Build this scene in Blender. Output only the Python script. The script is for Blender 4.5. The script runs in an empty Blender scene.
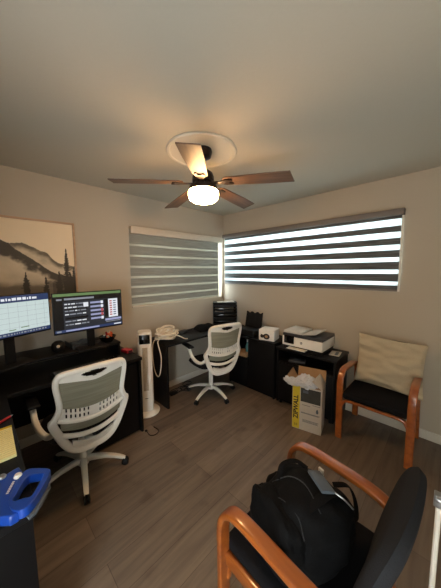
import bpy, bmesh, math, random
import numpy as np
from mathutils import Vector, Matrix, noise
random.seed(7)
S = bpy.context.scene
C = S.collection
PI = math.pi
R = math.radians
# ------------------------------------------------------------------ camera
F_PX = 239.034
CAM = Vector((-2.822709, -2.684033, 1.576495))
FW = Vector((0.71189, 0.69542, -0.09799)).normalized()
RT = Vector((0.69825, -0.71581, -0.00725)).normalized()
UP = RT.cross(FW).normalized()
cam_data = bpy.data.cameras.new('camera')
cam = bpy.data.objects.new('camera', cam_data)
C.objects.link(cam)
cam_data.sensor_fit = 'VERTICAL'
cam_data.sensor_height = 24.0
cam_data.lens = F_PX / 588 * 24.0
cam_data.clip_start = 0.02
m = Matrix((RT, UP, -FW)).transposed().to_4x4()
m.translation = CAM
cam.matrix_world = m
S.camera = cam
# ------------------------------------------------------------------ world, daylight, exposure
H = 2.44
world = bpy.data.worlds.new('world')
S.world = world
world.use_nodes = True
wn = world.node_tree
wn.nodes['Background'].inputs[0].default_value = (0.86, 0.95, 1.0, 1)
wn.nodes['Background'].inputs[1].default_value = 15.0
S.view_settings.view_transform = 'Standard'
S.view_settings.look = 'None'
S.view_settings.gamma = 1
S.view_settings.exposure = 0.0
S.view_settings.use_curve_mapping = False
S.cycles.max_bounces = 10
S.cycles.diffuse_bounces = 6
S.cycles.transparent_max_bounces = 16
S.cycles.sample_clamp_indirect = 4.0
LAMP_STRENGTH = 90.0
LAMP_COLOR = (1.0, 0.57, 0.25)
def area(name, loc, rot, sx, sy, power, col, portal=False):
    d = bpy.data.lights.new(name, 'AREA'); d.shape = 'RECTANGLE'; d.size = sx; d.size_y = sy
    d.energy = power; d.color = col
    if portal: d.cycles.is_portal = True
    o = bpy.data.objects.new(name, d); C.objects.link(o); o.location = loc; o.rotation_euler = rot
    return o
area('daylight_portal_right', (0.14, -1.17, 1.74), (0, R(90), 0), 0.80, 2.35, 1, (1, 1, 1), True)
area('daylight_portal_back', (-0.82, 0.14, 1.6), (R(-90), 0, 0), 1.55, 0.95, 1, (1, 1, 1), True)
# added fill light at an unseen doorway, aimed at the right wall
area('added_fill_light', (-3.56, -2.86, 1.05), (0, R(-90), 0), 1.9, 0.8, 7.5, (0.90, 0.97, 1.0))

# ------------------------------------------------------------------ materials
def lin(c):
    return tuple(((v/255)/12.92 if v/255 <= 0.04045 else ((v/255+0.055)/1.055)**2.4) for v in c)
def mat(name, rgb, rough=0.5, metal=0.0, noise_amt=0.08, scale=30, bump=0.0, coat=0.0, spec=0.5, sheen=0.0, emis=None, es=0.0, trans=0.0):
    mt = bpy.data.materials.new(name); mt.use_nodes = True
    nt = mt.node_tree; b = nt.nodes['Principled BSDF']
    c = lin(rgb)
    b.inputs['Roughness'].default_value = rough
    b.inputs['Metallic'].default_value = metal
    b.inputs['Coat Weight'].default_value = coat
    b.inputs['Specular IOR Level'].default_value = spec
    b.inputs['Sheen Weight'].default_value = sheen
    b.inputs['Transmission Weight'].default_value = trans
    tc = nt.nodes.new('ShaderNodeTexCoord')
    nz = nt.nodes.new('ShaderNodeTexNoise'); nz.inputs['Scale'].default_value = scale; nz.inputs['Detail'].default_value = 3
    nt.links.new(tc.outputs['Object'], nz.inputs['Vector'])
    mx = nt.nodes.new('ShaderNodeMix'); mx.data_type = 'RGBA'
    mx.inputs[6].default_value = (*[v*(1-noise_amt) for v in c], 1)
    mx.inputs[7].default_value = (*[min(1, v*(1+noise_amt)) for v in c], 1)
    nt.links.new(nz.outputs['Fac'], mx.inputs[0])
    nt.links.new(mx.outputs[2], b.inputs['Base Color'])
    if bump:
        bp = nt.nodes.new('ShaderNodeBump'); bp.inputs['Strength'].default_value = bump; bp.inputs['Distance'].default_value = 0.004
        nt.links.new(nz.outputs['Fac'], bp.inputs['Height']); nt.links.new(bp.outputs['Normal'], b.inputs['Normal'])
    if emis:
        b.inputs['Emission Color'].default_value = (*lin(emis), 1); b.inputs['Emission Strength'].default_value = es
    return mt
M = {}
M['wall'] = mat('wall_paint', (178, 167, 150), 0.75, noise_amt=0.02, scale=120, bump=0.12)
M['ceiling'] = mat('ceiling_paint', (184, 178, 163), 0.8, noise_amt=0.02, scale=90, bump=0.12)
M['trim'] = mat('trim_paint', (205, 198, 185), 0.5, noise_amt=0.02)
M['winframe'] = mat('window_frame_vinyl', (200, 200, 198), 0.4, noise_amt=0.02)
M['white'] = mat('white_plastic', (222, 216, 204), 0.35, noise_amt=0.02)
M['grille'] = mat('beige_grille', (165, 150, 125), 0.5)
M['black'] = mat('black_laminate', (9, 8, 9), 0.5, noise_amt=0.15, scale=60, spec=0.25)
M['blackmatte'] = mat('black_plastic', (11, 11, 12), 0.5, noise_amt=0.15, spec=0.3)
M['blackgloss'] = mat('black_gloss', (10, 10, 12), 0.12)
M['fabricblack'] = mat('black_fabric', (17, 16, 18), 0.95, noise_amt=0.25, scale=300, bump=0.5, spec=0.15)
M['fabricgrey'] = mat('charcoal_fabric', (38, 39, 42), 0.95, noise_amt=0.25, scale=350, bump=0.5, spec=0.15)
M['nylon'] = mat('black_nylon', (8, 8, 9), 0.85, noise_amt=0.2, scale=200, bump=0.4, spec=0.15)
M['greymetal'] = mat('silver_metal', (170, 170, 170), 0.3, metal=0.9)
M['darkmetal'] = mat('bronze_metal', (52, 42, 36), 0.35, metal=0.7)
M['paper'] = mat('white_paper', (225, 222, 215), 0.8, noise_amt=0.03)
M['cable'] = mat('white_rubber', (215, 200, 175), 0.5)
M['pillow'] = mat('beige_knit', (184, 171, 146), 0.95, noise_amt=0.12, scale=160, bump=0.6, spec=0.1)
M['blue'] = mat('blue_plastic', (16, 62, 150), 0.35)
M['yellow'] = mat('yellow_paper', (240, 230, 165), 0.8, noise_amt=0.03)
M['red'] = mat('red_plastic', (170, 30, 45), 0.4)
M['orange'] = mat('orange_wrapper', (215, 90, 40), 0.4)
M['boxwhite'] = mat('printed_carton', (190, 180, 165), 0.7, noise_amt=0.05)
M['boxyellow'] = mat('yellow_print', (205, 180, 40), 0.65)
M['boxdark'] = mat('dark_print', (52, 50, 44), 0.6, noise_amt=0.5, scale=25)
M['cardboard'] = mat('brown_cardboard', (160, 125, 88), 0.85, noise_amt=0.08)
M['ink'] = mat('black_ink', (30, 28, 26), 0.7)
M['teal'] = mat('teal_glass', (60, 110, 110), 0.2)
M['medallion'] = mat('medallion_plaster', (205, 198, 182), 0.65, noise_amt=0.02)
M['greyplastic'] = mat('grey_plastic', (78, 86, 94), 0.45)
M['printergrey'] = mat('dark_grey_plastic', (48, 49, 52), 0.4)
M['printerlid'] = mat('pale_grey_plastic', (196, 194, 186), 0.4)

def wood(name, c1, c2, rough, axis, scale, coat=0.0, stretch=12):
    mt = bpy.data.materials.new(name); mt.use_nodes = True
    nt = mt.node_tree; b = nt.nodes['Principled BSDF']
    tc = nt.nodes.new('ShaderNodeTexCoord'); mp = nt.nodes.new('ShaderNodeMapping')
    sc = [scale*stretch]*3; sc[axis] = scale; mp.inputs['Scale'].default_value = sc
    nz = nt.nodes.new('ShaderNodeTexNoise'); nz.inputs['Scale'].default_value = 1; nz.inputs['Detail'].default_value = 6
    cr = nt.nodes.new('ShaderNodeValToRGB')
    cr.color_ramp.elements[0].position = 0.3; cr.color_ramp.elements[0].color = (*lin(c1), 1)
    cr.color_ramp.elements[1].position = 0.7; cr.color_ramp.elements[1].color = (*lin(c2), 1)
    nt.links.new(tc.outputs['Object'], mp.inputs[0]); nt.links.new(mp.outputs[0], nz.inputs['Vector'])
    nt.links.new(nz.outputs['Fac'], cr.inputs[0]); nt.links.new(cr.outputs[0], b.inputs['Base Color'])
    b.inputs['Roughness'].default_value = rough; b.inputs['Coat Weight'].default_value = coat; b.inputs['Coat Roughness'].default_value = 0.12
    return mt
M['armwood'] = wood('bent_cherry_wood', (128, 62, 20), (170, 94, 36), 0.3, 1, 2.0, 0.9)
M['bladewood'] = wood('walnut_blade', (70, 50, 38), (112, 84, 64), 0.5, 0, 3.0, 0.0)
M['framewood'] = wood('pale_frame_wood', (172, 140, 112), (196, 164, 134), 0.5, 0, 3.0)

def floor_mat():
    mt = bpy.data.materials.new('vinyl_plank_floor'); mt.use_nodes = True
    nt = mt.node_tree; b = nt.nodes['Principled BSDF']; L = nt.links
    tc = nt.nodes.new('ShaderNodeTexCoord')
    br = nt.nodes.new('ShaderNodeTexBrick'); br.offset = 0.37; br.squash = 1
    br.inputs['Scale'].default_value = 1; br.inputs['Brick Width'].default_value = 1.22; br.inputs['Row Height'].default_value = 0.18
    br.inputs['Mortar Size'].default_value = 0.0018; br.inputs['Mortar Smooth'].default_value = 0.3
    br.inputs['Color1'].default_value = (*lin((124, 109, 95)), 1); br.inputs['Color2'].default_value = (*lin((100, 87, 75)), 1)
    br.inputs['Mortar'].default_value = (*lin((84, 70, 58)), 1)
    L.new(tc.outputs['Object'], br.inputs['Vector'])
    mp = nt.nodes.new('ShaderNodeMapping'); mp.inputs['Scale'].default_value = (2.2, 28, 1)
    nz = nt.nodes.new('ShaderNodeTexNoise'); nz.inputs['Scale'].default_value = 1; nz.inputs['Detail'].default_value = 7; nz.inputs['Distortion'].default_value = 0.6
    L.new(tc.outputs['Object'], mp.inputs[0]); L.new(mp.outputs[0], nz.inputs['Vector'])
    n2 = nt.nodes.new('ShaderNodeTexNoise'); n2.inputs['Scale'].default_value = 5; n2.inputs['Detail'].default_value = 3
    L.new(tc.outputs['Object'], n2.inputs['Vector'])
    cr = nt.nodes.new('ShaderNodeValToRGB')
    cr.color_ramp.elements[0].position = 0.3; cr.color_ramp.elements[0].color = (0.72, 0.7, 0.68, 1)
    cr.color_ramp.elements[1].position = 0.7; cr.color_ramp.elements[1].color = (1.15, 1.13, 1.1, 1)
    L.new(nz.outputs['Fac'], cr.inputs[0])
    mx = nt.nodes.new('ShaderNodeMix'); mx.data_type = 'RGBA'; mx.blend_type = 'MULTIPLY'; mx.inputs[0].default_value = 1
    L.new(br.outputs['Color'], mx.inputs[6]); L.new(cr.outputs[0], mx.inputs[7])
    cr2 = nt.nodes.new('ShaderNodeValToRGB')
    cr2.color_ramp.elements[0].position = 0.58; cr2.color_ramp.elements[0].color = (1, 1, 1, 1)
    cr2.color_ramp.elements[1].position = 0.72; cr2.color_ramp.elements[1].color = (0.6, 0.56, 0.52, 1)
    L.new(n2.outputs['Fac'], cr2.inputs[0])
    m3 = nt.nodes.new('ShaderNodeMix'); m3.data_type = 'RGBA'; m3.blend_type = 'MULTIPLY'; m3.inputs[0].default_value = 0.7
    L.new(mx.outputs[2], m3.inputs[6]); L.new(cr2.outputs[0], m3.inputs[7])
    L.new(m3.outputs[2], b.inputs['Base Color'])
    b.inputs['Roughness'].default_value = 0.42; b.inputs['Specular IOR Level'].default_value = 0.4
    return mt
M['floor'] = floor_mat()

def cloth_mat(name, rgb, transp, transl, weave=0.0):
    """blind fabric: a share of straight light, a share of scattered light, the rest diffuse"""
    mt = bpy.data.materials.new(name); mt.use_nodes = True
    nt = mt.node_tree; L = nt.links; nt.nodes.clear()
    out = nt.nodes.new('ShaderNodeOutputMaterial')
    d = nt.nodes.new('ShaderNodeBsdfDiffuse'); t = nt.nodes.new('ShaderNodeBsdfTranslucent'); p = nt.nodes.new('ShaderNodeBsdfTransparent')
    tc = nt.nodes.new('ShaderNodeTexCoord'); mp = nt.nodes.new('ShaderNodeMapping'); mp.inputs['Scale'].default_value = (4, 4, 140)
    nz = nt.nodes.new('ShaderNodeTexNoise'); nz.inputs['Scale'].default_value = 1; nz.inputs['Detail'].default_value = 4
    L.new(tc.outputs['Object'], mp.inputs[0]); L.new(mp.outputs[0], nz.inputs['Vector'])
    cr = nt.nodes.new('ShaderNodeValToRGB'); c = lin(rgb)
    cr.color_ramp.elements[0].position = 0.35; cr.color_ramp.elements[0].color = (*[v*(1-weave) for v in c], 1)
    cr.color_ramp.elements[1].position = 0.65; cr.color_ramp.elements[1].color = (*[min(1, v*(1+weave)) for v in c], 1)
    L.new(nz.outputs['Fac'], cr.inputs[0])
    for n in (d, t): L.new(cr.outputs[0], n.inputs[0])
    p.inputs[0].default_value = (1, 1, 1, 1)
    m1 = nt.nodes.new('ShaderNodeMixShader'); m1.inputs[0].default_value = transl; L.new(d.outputs[0], m1.inputs[1]); L.new(t.outputs[0], m1.inputs[2])
    m2 = nt.nodes.new('ShaderNodeMixShader'); m2.inputs[0].default_value = transp; L.new(m1.outputs[0], m2.inputs[1]); L.new(p.outputs[0], m2.inputs[2])
    L.new(m2.outputs[0], out.inputs[0])
    return mt
M['sheer'] = cloth_mat('sheer_blind_fabric', (205, 216, 216), 0.20, 0.5)
M['opaque'] = cloth_mat('dark_blind_fabric', (100, 103, 104), 0.0, 0.12, 0.30)
M['opaque_pale'] = cloth_mat('grey_blind_fabric', (146, 145, 138), 0.0, 0.20, 0.12)
M['sheer_pale'] = cloth_mat('sheer_over_grey_fabric', (185, 184, 172), 0.0, 0.32, 0.10)
M['valance_dark'] = mat('grey_valance', (112, 104, 98), 0.6)
M['valance_pale'] = mat('beige_valance', (196, 184, 166), 0.6)
M['chairmesh'] = cloth_mat('chair_mesh_fabric', (150, 146, 126), 0.22, 0.2, 0.1)
M['plasticbag'] = cloth_mat('clear_plastic_bag', (235, 238, 242), 0.35, 0.25)
gl = bpy.data.materials.new('window_glass'); gl.use_nodes = True
nt = gl.node_tree; nt.nodes.clear(); o_ = nt.nodes.new('ShaderNodeOutputMaterial'); p_ = nt.nodes.new('ShaderNodeBsdfTransparent'); p_.inputs[0].default_value = (.92, .95, .95, 1)
g_ = nt.nodes.new('ShaderNodeBsdfGlossy'); g_.inputs['Roughness'].default_value = 0.02; x_ = nt.nodes.new('ShaderNodeMixShader'); x_.inputs[0].default_value = 0.06
nt.links.new(p_.outputs[0], x_.inputs[1]); nt.links.new(g_.outputs[0], x_.inputs[2]); nt.links.new(x_.outputs[0], o_.inputs[0]); M['glass'] = gl
def emit(name, rgb, s):
    mt = bpy.data.materials.new(name); mt.use_nodes = True; b = mt.node_tree.nodes['Principled BSDF']
    b.inputs['Base Color'].default_value = (0.01, 0.01, 0.01, 1); b.inputs['Roughness'].default_value = 0.25
    b.inputs['Emission Color'].default_value = (*(lin(rgb) if max(rgb) > 1 else rgb), 1); b.inputs['Emission Strength'].default_value = s
    return mt
M['bulbglass'] = emit('lit_frosted_glass', LAMP_COLOR, LAMP_STRENGTH)
def vcol_mat(name, rough=0.6):
    mt = bpy.data.materials.new(name); mt.use_nodes = True; b = mt.node_tree.nodes['Principled BSDF']
    a = mt.node_tree.nodes.new('ShaderNodeAttribute'); a.attribute_name = 'print'
    mt.node_tree.links.new(a.outputs['Color'], b.inputs['Base Color']); b.inputs['Roughness'].default_value = rough
    return mt
M['print'] = vcol_mat('printed_canvas')

# ------------------------------------------------------------------ mesh helpers
def tagp(o, label=None, cat=None, group=None, kind=None):
    if label: o['label'] = label
    if cat: o['category'] = cat
    if group: o['group'] = group
    if kind: o['kind'] = kind
    return o
def thing(name, label, cat, loc=(0, 0, 0), rz=0, group=None):
    o = bpy.data.objects.new(name, None); o.empty_display_size = 0.1
    C.objects.link(o); o.location = loc; o.rotation_euler = (0, 0, rz)
    return tagp(o, label, cat, group)
class MB:
    def __init__(s): s.v = []; s.f = []; s.mi = []; s.cur = 0
    def add(s, vs, fs):
        n = len(s.v); s.v += [tuple(v) for v in vs]; s.f += [[i+n for i in f] for f in fs]; s.mi += [s.cur]*len(fs); return s
    def box(s, x0, x1, y0, y1, z0, z1, bev=0.0, seg=2, mtx=None):
        bm = bmesh.new(); bmesh.ops.create_cube(bm, size=1)
        for v in bm.verts:
            v.co = Vector(((x0+x1)/2+v.co.x*(x1-x0), (y0+y1)/2+v.co.y*(y1-y0), (z0+z1)/2+v.co.z*(z1-z0)))
        if bev: bmesh.ops.bevel(bm, geom=bm.edges[:], offset=bev, segments=seg, profile=0.5, affect='EDGES', clamp_overlap=True)
        if mtx: bm.transform(mtx)
        bm.verts.index_update(); s.add([v.co.copy() for v in bm.verts], [[v.index for v in f.verts] for f in bm.faces]); bm.free(); return s
    def lathe(s, prof, seg=32, c=(0, 0, 0), mtx=None):
        vs = []; fs = []
        for r, z in prof:
            for k in range(seg):
                a = 2*PI*k/seg; p = Vector((r*math.cos(a), r*math.sin(a), z))
                if mtx: p = mtx @ p
                vs.append(p+Vector(c))
        for i in range(len(prof)-1):
            for k in range(seg):
                fs.append([i*seg+k, i*seg+(k+1) % seg, (i+1)*seg+(k+1) % seg, (i+1)*seg+k])
        if prof[0][0] > 1e-4: fs.append(list(range(seg))[::-1])
        if prof[-1][0] > 1e-4: fs.append([(len(prof)-1)*seg+k for k in range(seg)])
        return s.add(vs, fs)
    def sweep(s, pts, w, h, ref=(0, 0, 1), closed=False, seg=12, sq=2.0):
        """superellipse section swept along pts; w across ref, h along ref. w,h may be lists"""
        pts = [Vector(p) for p in pts]; n = len(pts); ref = Vector(ref); vs = []; fs = []
        prev = None
        for i, p in enumerate(pts):
            a = pts[(i-1) % n] if (closed or i > 0) else p; b = pts[(i+1) % n] if (closed or i < n-1) else p
            t = (b-a).normalized(); sd = t.cross(ref)
            if sd.length < 1e-3: sd = prev.copy() if prev is not None else t.orthogonal()
            sd.normalize()
            if prev is not None and sd.dot(prev) < 0: sd = -sd
            prev = sd; u = sd.cross(t).normalized()
            ww = w[i] if isinstance(w, (list, tuple)) else w; hh = h[i] if isinstance(h, (list, tuple)) else h
            for k in range(seg):
                an = 2*PI*(k+.5)/seg; ca, sa = math.cos(an), math.sin(an)
                vs.append(p+sd*(ww/2*math.copysign(abs(ca)**(2/sq), ca))+u*(hh/2*math.copysign(abs(sa)**(2/sq), sa)))
        m = n if closed else n-1
        for i in range(m):
            j = (i+1) % n
            for k in range(seg): fs.append([i*seg+k, i*seg+(k+1) % seg, j*seg+(k+1) % seg, j*seg+k])
        if not closed: fs.append(list(range(seg))[::-1]); fs.append([(n-1)*seg+k for k in range(seg)])
        return s.add(vs, fs)
    def tube(s, pts, r, seg=8, closed=False): return s.sweep(pts, 2*r, 2*r, (0.13, 0.21, 1), closed, seg)
    def shell(s, fn, nu, nv, th, nrm, hole=None):
        """thick grid surface; fn(u,v)->point, nrm = thickness direction, hole(u,v)->True removes the cell"""
        nrm = Vector(nrm); idx = {}; vs = []; fs = []
        P = [[Vector(fn(i/nu, j/nv)) for j in range(nv+1)] for i in range(nu+1)]
        for k, off in ((0, -th/2), (1, th/2)):
            for i in range(nu+1):
                for j in range(nv+1): idx[k, i, j] = len(vs); vs.append(P[i][j]+nrm*off)
        cell = [[not (hole and hole((i+.5)/nu, (j+.5)/nv)) for j in range(nv)] for i in range(nu)]
        g = lambda i, j: 0 <= i < nu and 0 <= j < nv and cell[i][j]
        for i in range(nu):
            for j in range(nv):
                if not cell[i][j]: continue
                fs.append([idx[0, i, j], idx[0, i, j+1], idx[0, i+1, j+1], idx[0, i+1, j]])
                fs.append([idx[1, i, j], idx[1, i+1, j], idx[1, i+1, j+1], idx[1, i, j+1]])
                for (di, dj, a, b) in ((-1, 0, (i, j), (i, j+1)), (1, 0, (i+1, j+1), (i+1, j)), (0, -1, (i+1, j), (i, j)), (0, 1, (i, j+1), (i+1, j+1))):
                    if not g(i+di, j+dj): fs.append([idx[0, a[0], a[1]], idx[1, a[0], a[1]], idx[1, b[0], b[1]], idx[0, b[0], b[1]]])
        return s.add(vs, fs)
    def prism(s, poly, z0, z1, mtx=None):
        n = len(poly); vs = [Vector((x, y, z0)) for x, y in poly]+[Vector((x, y, z1)) for x, y in poly]
        if mtx: vs = [mtx @ v for v in vs]
        return s.add(vs, [list(range(n))[::-1], list(range(n, 2*n))]+[[i, (i+1) % n, n+(i+1) % n, n+i] for i in range(n)])
    def build(s, name, mats, parent=None, smooth=40, bevel=0, loc=None):
        me = bpy.data.meshes.new(name); me.from_pydata(s.v, [], s.f)
        mats = mats if isinstance(mats, (list, tuple)) else [mats]
        for q in mats: me.materials.append(M[q] if isinstance(q, str) else q)
        me.polygons.foreach_set('material_index', s.mi)
        bm = bmesh.new(); bm.from_mesh(me); bmesh.ops.recalc_face_normals(bm, faces=bm.faces[:])
        for f in bm.faces: f.smooth = smooth > 0
        for e in bm.edges:
            if len(e.link_faces) == 2 and e.calc_face_angle(0) > R(smooth): e.smooth = False
        bm.to_mesh(me); bm.free()
        o = bpy.data.objects.new(name, me); C.objects.link(o)
        if parent: o.parent = parent
        if loc: o.location = loc
        if bevel:
            md = o.modifiers.new('bevel', 'BEVEL'); md.width = bevel; md.segments = 2; md.limit_method = 'ANGLE'
        return o
def spline(pts, n=8, closed=False):
    pts = [Vector(p) for p in pts]; out = []; N = len(pts)
    rng = range(N if closed else N-1)
    for i in rng:
        p1, p2 = pts[i], pts[(i+1) % N]
        p0 = pts[i-1] if (closed or i > 0) else p1*2-p2
        p3 = pts[(i+2) % N] if (closed or i+2 < N) else p2*2-p1
        for k in range(n):
            t = k/n
            out.append(0.5*((2*p1)+(-p0+p2)*t+(2*p0-5*p1+4*p2-p3)*t*t+(-p0+3*p1-3*p2+p3)*t**3))
    if not closed: out.append(pts[-1])
    return out
def text(body, size, mt, parent, mtx, name='lettering', ext=0.0004, sx=1.0, bold=0.0):
    cu = bpy.data.curves.new('tmp', 'FONT'); cu.body = body; cu.size = size; cu.extrude = ext; cu.offset = bold; cu.align_x = 'CENTER'; cu.align_y = 'CENTER'; cu.resolution_u = 3
    t = bpy.data.objects.new('tmp', cu); C.objects.link(t)
    me = bpy.data.meshes.new_from_object(t.evaluated_get(bpy.context.evaluated_depsgraph_get()))
    bpy.data.objects.remove(t)
    me.transform(mtx @ Matrix.Diagonal((sx, 1, 1, 1))); me.materials.clear(); me.materials.append(M[mt])
    o = bpy.data.objects.new(name, me); C.objects.link(o); o.parent = parent
    return o
def struct(o): o['kind'] = 'structure'; return o
def dup(root, loc, rz, label, group=None):
    r = root.copy(); C.objects.link(r); r.location = loc; r.rotation_euler = (0, 0, rz); r['label'] = label
    if group: r['group'] = group
    for ch in list(root.children):
        c = ch.copy(); C.objects.link(c); c.parent = r
        for g in ch.children:
            d = g.copy(); C.objects.link(d); d.parent = c
    return r

# ------------------------------------------------------------------ room shell
XL, YF, T = -3.5, -3.4, 0.16
struct(MB().box(XL-T, T, YF-T, T, -0.1, 0).build('floor', 'floor', smooth=0))
struct(MB().box(XL-T, T, YF-T, T, H, H+0.1).build('ceiling', 'ceiling', smooth=0))
def wall_hole(name, axis, a0, a1, h0, h1, z0, z1, pos, out):
    b = MB()
    def bx(p, q, za, zb):
        if axis == 'x': b.box(p, q, *sorted((pos, pos+out*T)), za, zb)
        else: b.box(*sorted((pos, pos+out*T)), p, q, za, zb)
    if h0 is None: bx(a0, a1, 0, H)
    else:
        bx(a0, h0, 0, H); bx(h1, a1, 0, H); bx(h0, h1, 0, z0); bx(h0, h1, z1, H)
    return struct(b.build(name, 'wall', smooth=0))
WB = (-1.535, -0.05, 1.155, 2.07)     # back window: x0,x1,z0,z1
WR = (-2.315, -0.035, 1.362, 2.125)   # right window: y0,y1,z0,z1
wall_hole('wall_back', 'x', XL, 0, WB[0], WB[1], WB[2], WB[3], 0, 1)
wall_hole('wall_right', 'y', YF, 0, WR[0], WR[1], WR[2], WR[3], 0, 1)
wall_hole('wall_left', 'y', YF, 0, -3.28, -2.44, 0, 2.05, XL, -1)
wall_hole('wall_front', 'x', XL, 0, None, None, 0, 0, YF, -1)
def baseboard(name, x0, x1, y0, y1):
    return struct(MB().box(x0, x1, y0, y1, 0, 0.085, 0.004).build(name, 'trim'))
baseboard('baseboard_back', XL, -0.012, -0.012, 0)
baseboard('baseboard_right', -0.012, 0, YF, 0)
baseboard('baseboard_left', XL, XL+0.012, -2.37, -0.012)
baseboard('baseboard_front', XL, -0.012, YF, YF+0.012)
# hallway side of an unseen doorway, added so fill light reaches the right wall
struct(MB().box(XL-1.6, XL-1.5, -3.8, -1.9, -0.1, H+0.1).build('wall_hallway', 'wall', smooth=0))
struct(MB().box(XL-T, XL+0.01, -3.34, -3.28, 0, 2.11, 0.003).box(XL-T, XL+0.01, -2.44, -2.38, 0, 2.11, 0.003).box(XL-T, XL+0.01, -3.28, -2.44, 2.05, 2.11, 0.003).build('added_door_1', 'trim'))  # trim around the added doorway, placed for the fill light
def window(name, axis, w, mulls):
    a0, a1, z0, z1 = w; root = thing(name, None, None); struct(root)
    fr = MB(); t = 0.03
    def bx(b, p, q, r0, r1, za, zb):
        if axis == 'x': b.box(p, q, r0, r1, za, zb, 0.002)
        else: b.box(r0, r1, p, q, za, zb, 0.002)
    bx(fr, a0, a1, 0.08, 0.125, z0, z0+t); bx(fr, a0, a1, 0.08, 0.125, z1-t, z1)
    bx(fr, a0, a0+t, 0.08, 0.125, z0+t, z1-t); bx(fr, a1-t, a1, 0.08, 0.125, z0+t, z1-t)
    for q in mulls: bx(fr, q-0.022, q+0.022, 0.085, 0.12, z0+t, z1-t)
    struct(fr.build('window_frame', 'winframe', root))
    g = MB(); bx(g, a0+t, a1-t, 0.10, 0.104, z0+t, z1-t); struct(g.build('window_glass', 'glass', root))
    s = MB(); bx(s, a0, a1, 0.001, 0.08, z0-0.004, z0+0.006); struct(s.build('window_sill', 'trim', root))
window('window_1', 'x', WB, [(WB[0]+WB[1])/2])
window('window_2', 'y', WR, [-0.64, -1.808])

# ------------------------------------------------------------------ blinds
b1 = thing('window_blind', 'closed grey zebra roller blind on the back wall window, with pale cassette', 'blind', (-0.83, -0.02, 1.15))
MB().box(-0.735, 0.745, -0.045, 0.018, 0.852, 0.932, 0.004).build('valance', 'valance_pale', b1)
fb = MB(); z = 0.022
edges = [0.022, 0.118, 0.228, 0.343, 0.465, 0.591, 0.715, 0.852]
for i in range(7):
    za, zb = edges[i], edges[i+1]
    fb.cur = 0; fb.box(-0.742, 0.68, -0.003, -0.001, za+0.024, zb)
    fb.cur = 1; fb.box(-0.742, 0.68, -0.003, -0.001, za, za+0.024)
fb.build('blind_fabric', ['opaque_pale', 'sheer_pale'], b1, smooth=0)
MB().box(-0.742, 0.68, -0.012, 0.006, 0.002, 0.022, 0.003).build('bottom_rail', 'valance_pale', b1)
bd = MB()
for k in range(38): bd.lathe([(0.0004, -0.003), (0.003, 0), (0.0004, 0.003)], 6, (0.70, -0.012, 0.84-k*0.021))
bd.tube([(0.70, -0.012, 0.85), (0.70, -0.012, 0.05)], 0.0012, 6).build('bead_chain', 'white', b1)
b2 = thing('window_blind', 'long striped zebra blind on the right wall window, bright daylight between dark bands', 'blind', (-0.02, -1.175, 1.36))
MB().box(-0.045, 0.03, -1.15, 1.14, 0.715, 0.772, 0.004).build('valance', 'valance_dark', b2)
fb = MB(); cents = [0.655, 0.539, 0.423, 0.309, 0.1925, 0.0795]; hts = [0.066, 0.058, 0.050, 0.042, 0.040, 0.038]
zprev = 0.716
for cz, hh in zip(cents, hts):
    hh *= 0.98
    fb.cur = 0; fb.box(-0.001, 0.001, -1.128, 1.125, cz+hh/2, zprev)
    fb.cur = 1; fb.box(-0.001, 0.001, -1.128, 1.125, cz-hh/2, cz+hh/2); zprev = cz-hh/2
fb.cur = 0; fb.box(-0.001, 0.001, -1.128, 1.125, 0.02, zprev)
fb.build('blind_fabric', ['opaque', 'sheer'], b2, smooth=0)
MB().box(-0.010, 0.008, -1.128, 1.125, 0.004, 0.022, 0.003).build('bottom_rail', 'valance_dark', b2)
MB().box(-0.008, 0.012, -1.143, -1.130, 0.004, 0.715, 0.002).build('side_channel', 'white', b2)

# ------------------------------------------------------------------ ceiling fan
md = thing('ceiling_medallion', 'round pale plaster medallion on the ceiling above the fan', 'medallion', (-1.60, -1.31, H))
MB().lathe([(0.001, 0), (0.252, 0), (0.256, -0.006), (0.25, -0.014), (0.235, -0.014), (0.228, -0.007), (0.12, -0.007), (0.10, -0.012), (0.001, -0.012)], 64).build('medallion_disc', 'medallion', md)
FX, FY, BZ = -1.629, -1.354, 2.162
fan = thing('ceiling_fan', 'five-blade brown ceiling fan with a lit frosted bowl lamp', 'ceiling fan', (FX, FY, 0))
MB().lathe([(0.001, H-0.0125), (0.062, H-0.0125), (0.066, H-0.03), (0.055, H-0.065), (0.02, H-0.082), (0.001, H-0.082)], 32).build('canopy', 'darkmetal', fan)
HZ = BZ+0.042
MB().lathe([(0.013, H-0.08), (0.013, HZ+0.07)], 16).build('downrod', 'darkmetal', fan)
MB().lathe([(0.001, HZ+0.085), (0.04, HZ+0.083), (0.068, HZ+0.062), (0.078, HZ+0.035), (0.078, HZ+0.006), (0.001, HZ+0.006)], 40).build('motor_housing', 'darkmetal', fan)
MB().lathe([(0.001, HZ+0.006), (0.06, HZ+0.006), (0.066, HZ-0.022), (0.098, HZ-0.030), (0.102, HZ-0.056), (0.001, HZ-0.056)], 40).build('lamp_collar', 'darkmetal', fan)
MB().lathe([(0.099, HZ-0.056), (0.107, HZ-0.066), (0.109, HZ-0.090), (0.100, HZ-0.118), (0.076, HZ-0.134), (0.04, HZ-0.142), (0.001, HZ-0.144)], 40).build('lamp_shade', 'bulbglass', fan)
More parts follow.
